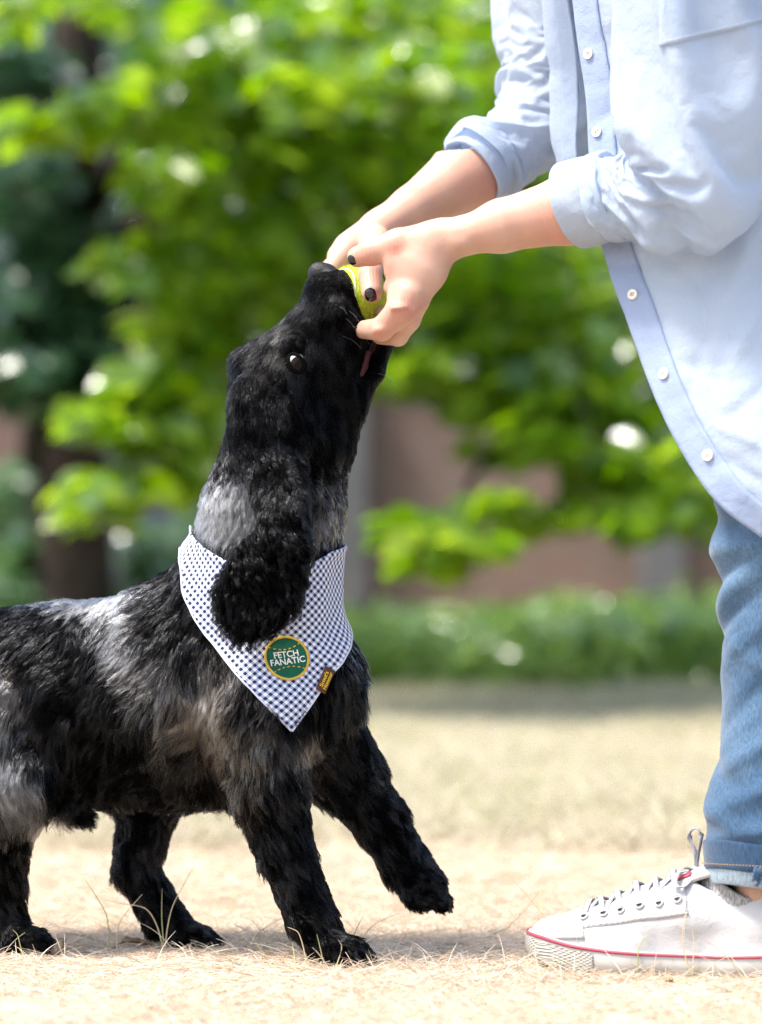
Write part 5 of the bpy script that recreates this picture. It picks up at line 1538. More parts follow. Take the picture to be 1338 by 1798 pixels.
def buttons():
    me = None
    for px, py in ((1035, 95), (1050, 232), (1112, 518), (1167, 657), (1244, 800)):
        c, n = cam_hit(px, py, BAND_BVH)
        if me is None:
            b = MB().add(*lathe([(.0050, 0), (.0053, .0010), (.0050, .0019), (.0044, .0021), (.0038, .0017), (.0002, .0016)]))
            k = len(b.F)
            for i in (-1, 1):
                for j in (-1, 1):
                    V, F = lathe([(.00062, .0012), (.00062, .00185), (.0001, .00185)], 8)
                    b.add([(x + i * .0012, y + j * .0012, z) for x, y, z in V], F)
            b.add(*tube([(-.0012, -.0012, .0021), (0, 0, .0024), (.0012, .0012, .0021)], .0003, 5))
            o = b.build('button', m_btn, shirt); o.data.materials.append(m_hole)
            for p in list(o.data.polygons)[k:]: p.material_index = 1
            me = o.data
        else:
            o = bpy.data.objects.new('button', me); link(o, shirt)
        o.rotation_euler = Vector(n).to_track_quat('Z', 'Y').to_euler(); o.location = c + n * .0012
buttons()
def cuff(center, axis, r, length, seed, parent=shirt):
    axis = nrm(axis); x = nrm(np.cross(axis, [0, 1, .2])); y = np.cross(axis, x)
    L = length
    prof = [(.020, -.007), (.004, -.006), (-.001, -.003), (-.0015, .0), (.002, .0016), (.35 * L, .0022), (.58 * L, .0020), (.62 * L, .0012), (.63 * L, .0002), (.645 * L, .0022), (.70 * L, .0034), (.96 * L, .0036), (L, .0020), (1.0 * L, -.004)]
    pr = spline(np.array(prof), 44); nu = 96; th = np.linspace(0, 2 * math.pi, nu, endpoint=False)
    G = np.empty((44, nu, 3))
    for i, (a, d) in enumerate(pr):
        q = np.stack([np.cos(th), np.sin(th), np.full(nu, a * 18)], -1)
        rr = r + d + .0042 * (fbm(q, 1.3, 3, seed) - .5) * (1 + (a > 0))
        sk = a + .004 * np.sin(th + seed) + (.007 * (vnoise(q * [1, 1, 0], 1.2, seed + 2) - .5) if a > .5 * L else 0)
        G[i] = np.asarray(center) + axis * np.reshape(sk, (-1, 1)) + (rr * np.cos(th))[:, None] * x + (rr * np.sin(th) * .96)[:, None] * y
    V, F = grid_mesh(G, True)
    return sub2(mesh_obj('rolled_cuff', V, F, M_SHIRT, parent))
cuff(P(1003, 361, -.100), P(1100, 340, -.13) - P(1003, 361, -.100), .0405, .050, 5)
cuff(P(830, 302, .116), P(900, 240, .150) - P(830, 302, .116), .0385, .036, 9)
for G_, nm in ((near_sleeve(), 'near'), (far_sleeve(), 'far')):
    V, F = grid_mesh(G_, True)
    o = mesh_obj('sleeve', V, F, M_SHIRT, shirt); sub2(o, 2)
    if nm == 'near': NEAR_SLEEVE = (V, F)
SL_BVH = BVHTree.FromPolygons([tuple(v) for v in NEAR_SLEEVE[0]], [tuple(f) for f in NEAR_SLEEVE[1]])
# stitched patch high on the near sleeve
def sleeve_patch():
    rows = []
    for v in np.linspace(0, 1, 16):
        row = []
        for u in np.linspace(0, 1, 20):
            px = 1158 + (1345 - 1158) * u; bot = 88 - 48 * u; py = -90 + (bot + 90) * v
            try:
                c, n = cam_hit(px, py, SL_BVH); row.append(c + n * .0016)
            except Exception:
                row.append(row[-1] if row else P(px, py, -.25))
        rows.append(row)
    G = np.array(rows); 
    for _ in range(3):
        Gp = np.pad(G, ((1, 1), (1, 1), (0, 0)), 'edge'); G = .5 * G + .125 * (Gp[:-2, 1:-1] + Gp[2:, 1:-1] + Gp[1:-1, :-2] + Gp[1:-1, 2:])
    V, F = grid_mesh(G); o = thick(mesh_obj('sleeve_patch', V, F, M_SHIRT, shirt), .0014)
    st = MB()
    for line in (G[-2], G[:, 1]):
        p = spline(line + [0, -.0012, 0], 90)
        for k in range(0, 88, 2): st.add(*tube(p[k:k + 2], .00035, 4))
    st.build('stitching', M_THREAD, shirt)['kind'] = 'stuff'
sleeve_patch()
print('shirt', round(time.time() - T0, 1))
# jeans, socks, shoes -----------------------------------------------------
def denim_mat(name, base, dark, pale):
    m, nt, b = mat_new(name)
    N = nt.nodes.new; Lk = nt.links.new
    tc = N('ShaderNodeTexCoord')
    n = N('ShaderNodeTexNoise'); n.inputs['Scale'].default_value = 10; n.inputs['Detail'].default_value = 7; Lk(tc.outputs['Object'], n.inputs['Vector'])
    cr = N('ShaderNodeValToRGB'); e = cr.color_ramp.elements; e[0].position = .28; e[0].color = (*dark, 1); e[1].position = .75; e[1].color = (*pale, 1)
    k = e.new(.5); k.color = (*base, 1); Lk(n.outputs['Fac'], cr.inputs[0])
    mp = N('ShaderNodeMapping'); mp.inputs['Rotation'].default_value = (0, R(28), 0); mp.inputs['Scale'].default_value = (900, 900, 130); Lk(tc.outputs['Object'], mp.inputs[0])
    tw = N('ShaderNodeTexNoise'); tw.inputs['Scale'].default_value = 1; tw.inputs['Detail'].default_value = 3; Lk(mp.outputs[0], tw.inputs['Vector'])
    mr = N('ShaderNodeMapRange'); mr.inputs['From Min'].default_value = .3; mr.inputs['From Max'].default_value = .7; mr.inputs['To Min'].default_value = .62; mr.inputs['To Max'].default_value = 1.35; Lk(tw.outputs['Fac'], mr.inputs['Value'])
    mx = N('ShaderNodeMixRGB'); mx.blend_type = 'MULTIPLY'; mx.inputs[0].default_value = 1; Lk(cr.outputs[0], mx.inputs[1]); Lk(mr.outputs[0], mx.inputs[2])
    Lk(mx.outputs[0], b.inputs['Base Color']); b.inputs['Roughness'].default_value = .9; b.inputs['Specular IOR Level'].default_value = .2; b.inputs['Sheen Weight'].default_value = .2
    bp = N('ShaderNodeBump'); bp.inputs['Strength'].default_value = .4; bp.inputs['Distance'].default_value = .0015; Lk(tw.outputs['Fac'], bp.inputs['Height']); Lk(bp.outputs[0], b.inputs['Normal'])
    return m
M_DENIM = denim_mat('denim', (.046, .098, .172), (.026, .058, .112), (.105, .175, .26))
M_DARKDENIM = denim_mat('denim_dark', (.030, .068, .130), (.018, .043, .085), (.065, .12, .20))
M_PALEDENIM = denim_mat('denim_inside', (.28, .37, .44), (.21, .30, .37), (.36, .44, .50))
jeans = bpy.data.objects.new('jeans', None); link(jeans, person)
def leg_tube(dx, y0, seed, name='trouser_leg'):
    off = np.array([dx, 0, 0])
    pts = [P(1342, 1500, y0) + off, P(1345, 1400, y0) + off, P(1350, 1280, y0) + off, P(1350, 1150, y0) + off * .9, P(1350, 1020, y0) + off * .8, P(1352, 900, y0 * .9) + off * .7, P(1430, 720, y0 * .8) + off * .5, P(1600, 520, y0 * .65) + off * .2, P(1760, 340, y0 * .6)]
    rad = [99, 100, 86, 79, 84, 97, 112, 130, 140]
    nv, nu = 200, 120
    path = spline(pts, nv); d = np.r_[0, np.cumsum(np.linalg.norm(np.diff(np.array(pts), axis=0), axis=1))]
    sarc = np.linspace(0, d[-1], nv); r0 = spline(np.stack([d, np.array(rad) * S(y0)], -1), 400); r0 = np.interp(sarc, r0[:, 0], r0[:, 1])
    tan = nrm(np.gradient(path, axis=0)); th = np.linspace(0, 2 * math.pi, nu, endpoint=False)
    G = np.empty((nv, nu, 3)); rg = np.random.default_rng(seed)
    x = np.array([-1.0, 0, 0]); folds = []
    # (height along the leg, direction it faces, slope, width, reach round the leg, depth)
    for (py, a0, sl, w, ext, dep) in ((1462, -.9, .012, .007, 1.3, .0035), (1430, -.4, -.014, .010, 1.2, .005), (1390, -1.2, .020, .010, 1.0, .0045), (1350, -.2, -.02, .012, 1.0, -.004), (1310, -1.2, .03, .010, 1.0, .004), (1240, -.8, .04, .012, .9, -.003),
                                     (1120, -.9, .035, .011, 1.0, .0035), (1075, -.6, .03, .010, 1.2, -.0045), (1040, -.5, .028, .012, 1.3, .0055), (1000, -.8, .012, .009, 1.4, -.005), (965, -.5, -.004, .010, 1.4, .006), (930, -.4, -.012, .008, 1.3, -.007), (895, -.5, -.016, .012, 1.4, .006), (1180, -1.5, -.03, .010, .8, .003)):
        folds.append((CAM_H - (py - HORIZON) * S(y0) - path[0][2], a0, sl, w, ext, dep))
    for i in range(nv):
        t = tan[i]; x = nrm(x - t * (x @ t)); y = np.cross(t, x)     # x points forward (towards the dog), y to a side
        if y[1] > 0: y = -y
        dep = np.zeros(nu)
        ph = th                                                       # 0 = front, +90 deg = the camera's side
        h = sarc[i]
        for (h0, a0, sl, w, ext, dd) in folds:
            da = np.angle(np.exp(1j * (ph + a0)))
            dep += dd * np.exp(-((h - h0 - sl * da) / w) ** 2 - (da / ext) ** 2)
        rr = r0[i] + dep
        c = np.cos(th)[:, None] * x + np.sin(th)[:, None] * y
        q = path[i] + rr[:, None] * c
        rr = rr + .0045 * (fbm(q * [1, 1, .6], 16, 3, seed) - .5) + .0016 * (fbm(q, 60, 2, seed + 5) - .5)
        G[i] = path[i] + rr[:, None] * c
    V, F = grid_mesh(G, True)
    leg = mesh_obj(name, V, F, M_DENIM, jeans); thick(leg, .0012)
    # outer seam
    k = int(nu * .36)
    # turn-up
    y_ax = np.array([0, -1.0, 0])
    def ring(prof, mat, nm, sd):
        pr = spline(np.array(prof, float), 30); A = np.empty((30, nu, 3))
        for i, (py, r) in enumerate(pr):
            c = P(1342, py, y0) + off
            wob = .0035 * (fbm(np.stack([np.cos(th) * .8, np.sin(th) * .8, np.full(nu, py * .004)], -1), 1.6, 2, sd) - .5)
            rr = r * S(y0) + wob
            A[i] = c + np.stack([-np.cos(th) * rr, -np.sin(th) * rr, .005 * np.sin(th * 1.0 + .4) + .0015 * np.sin(3 * th)], -1)
        return mesh_obj(nm, *grid_mesh(A, True), mat, jeans)
    ring([(1500, 99), (1484, 102), (1479, 105), (1483, 107), (1505, 106.5), (1526, 105), (1530, 103), (1528, 99)], M_DARKDENIM, 'turn_up', seed)
    ring([(1515, 100), (1526, 102.5), (1540, 100), (1553, 96), (1557, 93), (1554, 89), (1540, 87)], M_PALEDENIM, 'turn_up_lining', seed + 2)
    # stitching along the turn-up
    st = MB(); r = 107.6 * S(y0)
    for kk in range(110):
        a = 2 * math.pi * kk / 110
        pp = [P(1342, 1519, y0) + off + np.array([-math.cos(b) * r, -math.sin(b) * r, .005 * math.sin(b + .4)]) for b in (a, a + .033)]
        st.add(*tube(np.array(pp), .0005, 4))
    st.build('stitching', simple_mat('denim_stitch', (.33, .20, .08), .8), jeans)['kind'] = 'stuff'
    return G
leg_tube(0, -.125, 61)
leg_tube(.27, .13, 67)
def seat():
    B = SDF((.35, -.26, .5), (.86, .28, .98), .008)
    hip = np.array([.60, .02, .76])
    B.ell(hip, (.115, .155, .112), .03)
    V, F = B.mesh(); mesh_obj('seat', relax(V, F, 3), F, M_DENIM, jeans)
seat()
# the frayed end of a thread loop on the turn-up
_fr = MB(); _r = np.random.default_rng(8)
for k in range(16):
    a = P(1330 + _r.uniform(-10, 14), 1530 + _r.uniform(-8, 8), -.182); b = a + [_r.uniform(-.003, .004), -.003, -.010 * _r.uniform(.5, 1)]
    _fr.add(*tube(spline([a, (a + b) / 2 + [_r.uniform(-.004, .004), -.004, 0], b], 6), .0013, 5))
_fr.build('frayed_tab', M_DARKDENIM, jeans)['kind'] = 'stuff'

M_CANVAS = None
def canvas_mat():
    m, nt, b = mat_new('canvas')
    N = nt.nodes.new; Lk = nt.links.new
    tc = N('ShaderNodeTexCoord')
    n = N('ShaderNodeTexNoise'); n.inputs['Scale'].default_value = 26; n.inputs['Detail'].default_value = 7; n.inputs['Roughness'].default_value = .65; Lk(tc.outputs['Object'], n.inputs['Vector'])
    cr = N('ShaderNodeValToRGB'); e = cr.color_ramp.elements; e[0].position = .26; e[0].color = (.37, .34, .295, 1); e[1].position = .46; e[1].color = (.50, .495, .49, 1); Lk(n.outputs['Fac'], cr.inputs[0])
    Lk(cr.outputs[0], b.inputs['Base Color']); b.inputs['Roughness'].default_value = .9; b.inputs['Specular IOR Level'].default_value = .2
    w = N('ShaderNodeTexNoise'); w.inputs['Scale'].default_value = 850; Lk(tc.outputs['Object'], w.inputs['Vector'])
    c2 = N('ShaderNodeTexNoise'); c2.inputs['Scale'].default_value = 55; c2.inputs['Detail'].default_value = 4; Lk(tc.outputs['Object'], c2.inputs['Vector'])
    ad = N('ShaderNodeMath'); ad.operation = 'MULTIPLY_ADD'; ad.inputs[1].default_value = .25; Lk(w.outputs['Fac'], ad.inputs[0]); Lk(c2.outputs['Fac'], ad.inputs[2])
    bp = N('ShaderNodeBump'); bp.inputs['Strength'].default_value = .5; bp.inputs['Distance'].default_value = .003; Lk(ad.outputs[0], bp.inputs['Height']); Lk(bp.outputs[0], b.inputs['Normal'])
    return m
M_CANVAS = canvas_mat(); M_RUBBER = simple_mat('rubber', (.45, .435, .395), .45, .4, .10, 30, .1)
M_STITCH = simple_mat('shoe_thread', (.62, .60, .56), .9); M_RED = simple_mat('red_stripe', (.42, .055, .085), .5, .4); M_LACE = simple_mat('lace', (.33, .33, .36), .85, .2, .15, 600, .5); M_EYELET = simple_mat('eyelet', (.50, .49, .48), .35, .5); M_DARKHOLE = simple_mat('eyelet_hole', (.05, .05, .055), .9)
def rubber_toe():
    m, nt, b = mat_new('rubber_bumper')
    N = nt.nodes.new; Lk = nt.links.new
    b.inputs['Base Color'].default_value = (.38, .36, .31, 1); b.inputs['Roughness'].default_value = .6
    tc = N('ShaderNodeTexCoord'); mp = N('ShaderNodeMapping'); mp.inputs['Scale'].default_value = (330, 330, 330); Lk(tc.outputs['Object'], mp.inputs[0])
    sx = N('ShaderNodeSeparateXYZ'); Lk(mp.outputs[0], sx.inputs[0])
    def mt(op, a, c=None):
        n = N('ShaderNodeMath'); n.operation = op; Lk(a, n.inputs[0])
        if c is not None:
            if isinstance(c, (int, float)): n.inputs[1].default_value = c
            else: Lk(c, n.inputs[1])
        return n.outputs[0]
    al = mt('ADD', sx.outputs[0], sx.outputs[1])
    p = mt('PINGPONG', mt('ADD', al, sx.outputs[2]), .5); r = mt('PINGPONG', mt('SUBTRACT', al, sx.outputs[2]), .5)
    h = mt('MINIMUM', p, r)
    bp = N('ShaderNodeBump'); bp.inputs['Strength'].default_value = 1; bp.inputs['Distance'].default_value = .0025; Lk(h, bp.inputs['Height']); Lk(bp.outputs[0], b.inputs['Normal'])
    return m
M_BUMPER = rubber_toe()
def build_shoe(toe_px, y_toe, yaw, socklabel=True, dx=0.0, detail=True):
    """built about its own toe: +x runs to the heel, z up; then turned and set down"""
    toe = np.array([(toe_px - 669) * S(y_toe) + dx, y_toe, 0.0])
    ca, sa = math.cos(yaw), math.sin(yaw)
    M = np.array([[ca, -sa, 0], [sa, ca, 0], [0, 0, 1]])
    def W(v): return np.asarray(v, float) @ M.T + toe
    shoe = bpy.data.objects.new('shoe', None); link(shoe, person)
    # sole outline
    sx = np.array([0, .004, .014, .032, .065, .10, .14, .18, .215, .242, .256, .262]); hw = np.array([0, .014, .026, .036, .0445, .0455, .039, .0355, .0355, .030, .018, 0])
    def outline(n=120, grow=0.0):
        s = (1 - np.cos(np.linspace(0, math.pi, n))) / 2 * .262
        w = np.interp(s, sx, hw); w = np.convolve(np.pad(w, 3, 'edge'), np.ones(7) / 7, 'valid'); w[0] = w[-1] = 0
        near = np.stack([s, -w], -1); far = np.stack([s, w], -1)[::-1][1:-1]
        o = np.concatenate([near, far])
        t = nrm(np.roll(o, -1, 0) - np.roll(o, 1, 0)); nn = np.stack([t[:, 1], -t[:, 0]], -1)
        c = np.array([.13, 0]); sg = np.sign(((o - c) * nn).sum(1, keepdims=True)); 
        return o + nn * sg * grow
    def bot(s): return .013 * np.clip((.055 - s) / .055, 0, 1) ** 1.7 + .003 * np.clip((s - .23) / .03, 0, 1)
    def topz(s): return np.interp(s, [0, .02, .05, .085, .12, .19, .262], [.0345, .0325, .0270, .0235, .0215, .0205, .0235])
    rings = []
    for f, g in ((0, -.006), (.0, -.001), (.12, .0022), (.5, .0030), (.86, .0026), (1, .0008), (1, -.004)):
        o = outline(120, g); z = bot(o[:, 0]) + (topz(o[:, 0]) - bot(o[:, 0])) * f
        rings.append(np.c_[o, z])
    G = np.array([W(r) for r in rings]); V, F = grid_mesh(G, True)
    Fl = [tuple(f) for f in F] + [tuple(range(G.shape[1]))[::-1]]
    MB().add(V, Fl).build('sole', M_RUBBER, shoe)
    def strip(z0, z1, g, mat, nm, cut=None):
        o = outline(120, g); a = topz(o[:, 0]) ; h = a - bot(o[:, 0])
        rr = [np.c_[o * 1.0, bot(o[:, 0]) + h * (z0 + (z1 - z0) * k)] for k in np.linspace(0, 1, 4)]
        rr[0][:, :2] = outline(120, g - .0012); rr[-1][:, :2] = outline(120, g - .0012)
        G = np.array(rr)
        if cut is not None:
            m = o[:, 0] < cut; idx = np.nonzero(m)[0]; n = len(o); half = idx[idx < n // 2 + 1]; oth = idx[idx > n // 2]
            order = np.r_[oth, half]; G = G[:, order]
            return mesh_obj(nm, *grid_mesh(np.array([W(r) for r in G])), mat, shoe)
        return mesh_obj(nm, *grid_mesh(np.array([W(r) for r in G]), True), mat, shoe)
    strip(.86, 1.0, .0040, M_RED, 'red_line')
    strip(.10, .80, .0046, M_BUMPER, 'toe_bumper', .075)
    # upper
    U = SDF((-.004, -.055, .008), (.272, .055, .135), .0014); Y = (0, 1, 0)
    U.cone((.022, 0, .025), .0200, (.072, 0, .032), .0265, .012, Y, 1.42); U.cone((.072, 0, .032), .0265, (.115, 0, .042), .034, .014, Y, 1.12)
    U.cone((.115, 0, .042), .034, (.158, 0, .055), .037, .014, Y, .98); U.cone((.158, 0, .052), .036, (.225, 0, .046), .031, .014, Y, .98)
    U.cone((.10, 0, .018), .034, (.225, 0, .018), .031, .01, Y, 1.06); U.cone((.028, 0, .016), .0245, (.10, 0, .018), .034, .01, Y, 1.2)
    U.cone((.225, 0, .05), .031, (.232, 0, .072), .026, .01)
    U.cone((.212, 0, .118), .040, (.185, 0, .098), .031, .006, Y, .82, sub=True); U.cone((.20, 0, .10), .032, (.205, 0, .080), .028, .004, Y, .95, sub=True)
    V, F = U.mesh(); V = relax(V, F, 2); Wv = W(V)
    mesh_obj('canvas_upper', Wv, F, M_CANVAS, shoe)
    tree = BVHTree.FromPolygons([tuple(v) for v in Wv], [tuple(f) for f in F])
    def on(s, w, h, out, lift=.001):
        """cast from outside towards the shoe in its own axes"""
        d = nrm(M @ np.asarray(out, float)); o = W([s, w, h]) + d * .08
        r = tree.ray_cast(Vector(o), Vector(-d))
        if r[0] is None: return W([s, w, h])
        return np.array(r[0]) + np.array(r[1]) * lift
    # rubber toe cap
    cap_rows = []
    for s in np.linspace(.006, .056, 14):
        row = []
        for a in np.linspace(-80, 80, 25):
            s2 = s + .010 * (1 - math.cos(R(a)))
            row.append(on(s2, 0, .020, (-.6 * (1 - s / .056), -math.sin(R(a)), math.cos(R(a)) + .1), .0012))
        cap_rows.append(row)
    cg = np.array(cap_rows)
    for _ in range(2):
        Gp = np.pad(cg, ((1, 1), (1, 1), (0, 0)), 'edge'); cg = .5 * cg + .125 * (Gp[:-2, 1:-1] + Gp[2:, 1:-1] + Gp[1:-1, :-2] + Gp[1:-1, 2:])
    thick(mesh_obj('toe_cap', *grid_mesh(cg), M_RUBBER, shoe), .0016)
    # eyestay: a second layer of canvas on each side of the laces
    for sd in (-1, 1):
        rows = []
        for k in np.linspace(0, 1, 26):
            s = .058 + .112 * k
            row = [on(s + .004 * (j - .5), 0, .030 + .012 * k, (-.25, sd * math.sin(R(a)), math.cos(R(a))), .0007) for j, a in zip(np.linspace(0, 1, 9), np.linspace(30 - 4 * k, 74 - 6 * k, 9))]
            rows.append(row)
        g = np.array(rows)
        thick(mesh_obj('eyestay', *grid_mesh(g), M_CANVAS, shoe), .0006)
        last = None
        for i, k in enumerate(np.linspace(.09, .93, 6)):
            s = .058 + .112 * k; a = 54 - 6 * k
            c = on(s, 0, .030 + .012 * k, (-.25, sd * math.sin(R(a)), math.cos(R(a))), .0022)
            n = nrm(on(s, 0, .030 + .012 * k, (-.25, sd * math.sin(R(a)), math.cos(R(a))), .01) - c)
            qt = Vector(n).to_track_quat('Z', 'Y')
            if detail or sd < 0:
                V, F = lathe([(.0030, -.001), (.0046, -.0004), (.0046, .0006), (.0038, .0012), (.0030, .0008), (.0029, .0003), (.0028, .0002)], 20)
                V = [np.array(qt @ Vector(v)) + c for v in V]
                o = MB().add(V, F).build('eyelet', M_EYELET, shoe); o.data.materials.append(M_DARKHOLE); o.data.polygons[len(o.data.polygons) - 1].material_index = 1
    # stitched lines: along the eyestay, round the toe cap, down the quarter
    for sd in (-1, 1):
        for line in ([(.060 + .11 * k, .030 + .012 * k, 71 - 6 * k) for k in np.linspace(0, 1, 40)], [(.062, .024, a) for a in np.linspace(26, 92, 30)], [(.168 - .004 * k, .042, 50 + 55 * k) for k in np.linspace(0, 1, 30)]):
            pl = np.array([on(s, 0, h, (-.2, sd * math.sin(R(a)), math.cos(R(a))), .0017) for s, h, a in line])
            st = MB()
            for k in range(0, len(pl) - 1, 2): st.add(*tube(pl[k:k + 2], .0004, 4))
            st.build('stitching', M_STITCH, shoe)['kind'] = 'stuff'
    # laces: bars across the tongue
    ks = np.linspace(.09, .93, 6)
    def eye_pt(k, sd, lift=.003): 
        s = .058 + .112 * k; a = 54 - 6 * k
        return on(s, 0, .030 + .012 * k, (-.25, sd * math.sin(R(a)), math.cos(R(a))), lift)
    def top_pt(k, lift): return on(.058 + .112 * k, 0, .030 + .012 * k, (-.25, 0, 1), lift)
    def ribbon(path, w, mat, nm):
        p = spline(path, 26); t = nrm(np.gradient(p, axis=0)); up = M @ np.array([-.25, 0, 1.0]); sdv = nrm(np.cross(t, up)); G = []
        for a, b in ((-1, 0), (-.6, .35), (0, .45), (.6, .35), (1, 0), (.6, -.35), (0, -.45), (-.6, -.35)):
            G.append(p + sdv * a * w / 2 + nrm(np.cross(sdv, t)) * b * w * .35)
        return mesh_obj(nm, *grid_mesh(np.array(G).transpose(1, 0, 2), True), mat, shoe)
    for i, k in enumerate(ks):
        if i == 0:
            ribbon([eye_pt(k, -1), top_pt(k, .005), eye_pt(k, 1)], .006, M_LACE, 'lace')
        else:
            kp = ks[i - 1]
            ribbon([eye_pt(k, -1), top_pt((k + kp) / 2, .0055), eye_pt(kp, 1, .001)], .0060, M_LACE, 'lace')
            ribbon([eye_pt(k, 1), top_pt((k + kp) / 2, .0040), eye_pt(kp, -1, .001)], .0060, M_LACE, 'lace')
    # bow: one loop stands up, one falls, two ends hang
    kn = top_pt(.97, .008)
    A = lambda v: kn + M @ np.array(v)
    ribbon([kn, A([-.001, -.002, .018]), A([-.006, -.004, .034]), A([.001, -.006, .041]), A([.006, -.006, .034]), A([.003, -.003, .018]), kn], .0055, M_LACE, 'lace_loop')
    ribbon([kn, A([-.010, -.018, .004]), A([-.014, -.032, -.008]), A([-.006, -.034, -.012]), A([.0, -.018, -.004]), kn], .0055, M_LACE, 'lace_loop')
    ribbon([kn, A([-.016, -.010, -.002]), A([-.030, -.022, -.016]), A([-.034, -.028, -.028])], .0050, M_LACE, 'lace_end')
    ribbon([kn, A([-.012, .014, -.002]), A([-.022, .026, -.014])], .0050, M_LACE, 'lace_end')
    kv, kf = uv_sphere(kn, .0055, 12, 8); MB().add(kv, kf).build('lace_knot', M_LACE, shoe)
    # tongue
    tg = []
    for k in np.linspace(0, 1, 14):
        s = .120 + .056 * k; h = .076 + .036 * k - .012 * k * k
        tg.append([W([s + .006 * (w_ / .024) ** 2 * (1 - k * .3), w_, h - 12 * w_ * w_ * (1 - .2 * k)]) for w_ in np.linspace(-.025, .025, 13)])
    thick(mesh_obj('tongue_flap', *grid_mesh(np.array(tg)), M_CANVAS, shoe), .004)
    tgm = [[W([.120 + .056 * k - .0035, w_, .076 + .036 * k - .012 * k * k + .0022 - 12 * w_ * w_]) for w_ in np.linspace(-.0225, -.0165, 4)] for k in np.linspace(.50, .78, 5)]
    thick(mesh_obj('tongue_label', *grid_mesh(np.array(tgm)), M_RED, shoe), .0008)
    # collar piping
    # sock: ribbed, pulled low round the ankle
    ms, nt, b = mat_new('sock_knit')
    tc = nt.nodes.new('ShaderNodeTexCoord'); mp = nt.nodes.new('ShaderNodeMapping'); mp.inputs['Scale'].default_value = (700, 700, 260); nz = nt.nodes.new('ShaderNodeTexNoise'); nz.inputs['Scale'].default_value = 1; nz.inputs['Detail'].default_value = 4
    cr = nt.nodes.new('ShaderNodeValToRGB'); cr.color_ramp.elements[0].position = .35; cr.color_ramp.elements[1].position = .65; cr.color_ramp.elements[0].color = (.18, .18, .18, 1); cr.color_ramp.elements[1].color = (.46, .45, .44, 1)
    nt.links.new(tc.outputs['Object'], mp.inputs[0]); nt.links.new(mp.outputs[0], nz.inputs['Vector']); nt.links.new(nz.outputs['Fac'], cr.inputs[0]); nt.links.new(cr.outputs[0], b.inputs['Base Color']); b.inputs['Roughness'].default_value = .95
    bp = nt.nodes.new('ShaderNodeBump'); bp.inputs['Strength'].default_value = .5; bp.inputs['Distance'].default_value = .002; nt.links.new(nz.outputs['Fac'], bp.inputs['Height']); nt.links.new(bp.outputs[0], b.inputs['Normal'])
    th = np.linspace(0, 2 * math.pi, 140, endpoint=False); rows = []
    for f in np.linspace(0, 1, 26):
        # front of the ankle is theta = 180
        c = np.array([.206 - .016 * (1 - f), 0, 0]); top = .088 + .018 * (-np.cos(th)) - .010 * np.sin(-th) ** 2
        z = .030 + (top - .030) * f
        rx = .0375 - .001 * f; ry = .0262 + .001 * f
        rib = .0005 * np.sin(th * 46)
        rows.append(W(np.stack([c[0] + (rx + rib) * np.cos(th), (ry + rib) * np.sin(th), z], -1)))
    rows.append(W(np.stack([.206 + .034 * np.cos(th), .0255 * np.sin(th), .088 + .018 * (-np.cos(th)) - .010 * np.sin(-th) ** 2 - .003], -1)))
    mesh_obj('sock', *grid_mesh(np.array(rows), True), ms, person)
    return shoe
build_shoe(931, -.060, R(-17))
build_shoe(1480, .14, R(-4), detail=False)
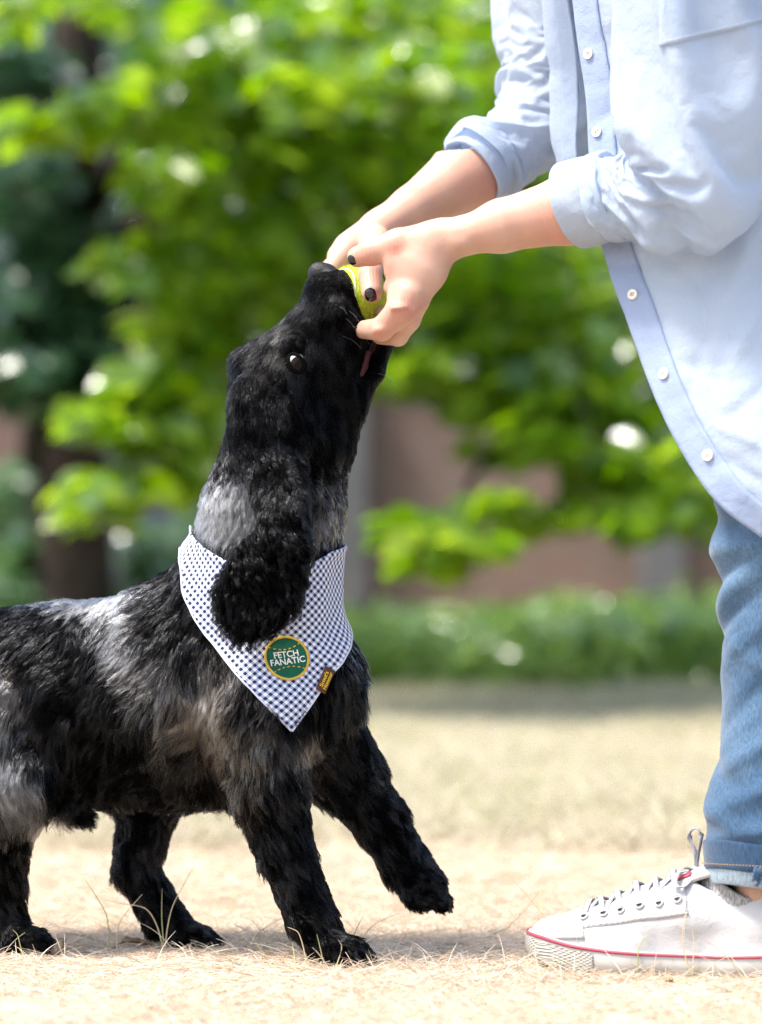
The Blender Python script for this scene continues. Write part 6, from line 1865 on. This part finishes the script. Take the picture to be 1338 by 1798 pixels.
# head hair, above the picture
def head_hair():
    hc = np.array([.27, 0, 1.0]) + [-.15, -.01, .21]
    B = SDF(hc - [.16, .14, .2], hc + [.2, .14, .17], .006)
    B.ell(hc + [.022, 0, .018], (.094, .086, .108), .01); B.cone(hc + [.09, 0, .0], .035, hc + [.11, 0, -.10], .022, .03)
    B.ell(hc + [-.07, 0, -.05], (.06, .07, .075), .015, sub=True)
    V, F = B.mesh(); V = relax(V, F, 2); V = V + (fbm(V * [1, 3, 1], 60, 2, 5) - .5)[:, None] * .006 * vert_normals(V, F)
    mesh_obj('hair', V, F, simple_mat('brown_hair', (.05, .028, .016), .45, .4, .4, 200, .8), person)
head_hair()
print('legs', round(time.time() - T0, 1))
# ================================================================== small things on the lawn
def dead_leaf(name, label, px, py, y, size, yaw, seed, col):
    rg = np.random.default_rng(seed)
    n = 14; V = []; F = []
    for i in range(n):
        u = i / (n - 1); w = math.sin(math.pi * u ** .8) * (.30 + .06 * math.sin(9 * u)) + .004
        for j in range(7):
            v = (j / 6 - .5) * 2
            V.append(((u - .5) * size, v * w * size, size * (.10 * v * v + .10 * math.sin(3 * u + seed) + .02 * math.sin(17 * u + 5 * v)) + .003))
    for i in range(n - 1):
        for j in range(6): F.append((i * 7 + j, i * 7 + j + 1, (i + 1) * 7 + j + 1, (i + 1) * 7 + j))
    o = empty(name, (float(P(px, py, y)[0]), y, float(gz(P(px, py, y)[0], y)) + .002)); o.rotation_euler = (0, 0, yaw)
    tag(o, label, 'leaf')
    thick(MB().add(V, F).build('blade', simple_mat(name + str(seed), col, .8, .2, .35, 120, .6), o), .0006)
    MB().add(*tube(spline([(-.5 * size, 0, .1 * math.sin(seed) * size + .003), (-.62 * size, .04 * size, .004), (-.72 * size, .02 * size, .001)], 8), .0008, 6)).build('stalk', simple_mat('leaf_stalk', (.16, .10, .05), .8), o)
dead_leaf('dead_leaf', 'curled brown dead leaf lying just behind the far hind paw', 245, 1655, .07, .036, .3, 1, (.26, .17, .095))
dead_leaf('dead_leaf', 'small orange dead leaf on the straw in front of the shoe', 1175, 1735, -.20, .016, 1.2, 2, (.55, .27, .08))
def twig():
    a, b = P(92, 1672, .02), P(108, 1648, .02)
    o = empty('twig', (float(a[0]), float(a[1]), 0)); tag(o, 'short grey twig stub standing beside the near hind paw', 'twig')
    p = spline([a - a * [1, 1, 0] + [0, 0, -.002], (a + b) / 2 - a * [1, 1, 0] + [.003, 0, 0], b - a * [1, 1, 0]], 10)
    MB().add(*tube(p, np.linspace(.0042, .0050, 10), 9)).build('stub', simple_mat('twig_bark', (.25, .20, .15), .9, .2, .4, 200, .8), o)
twig()
print('done', round(time.time() - T0, 1))
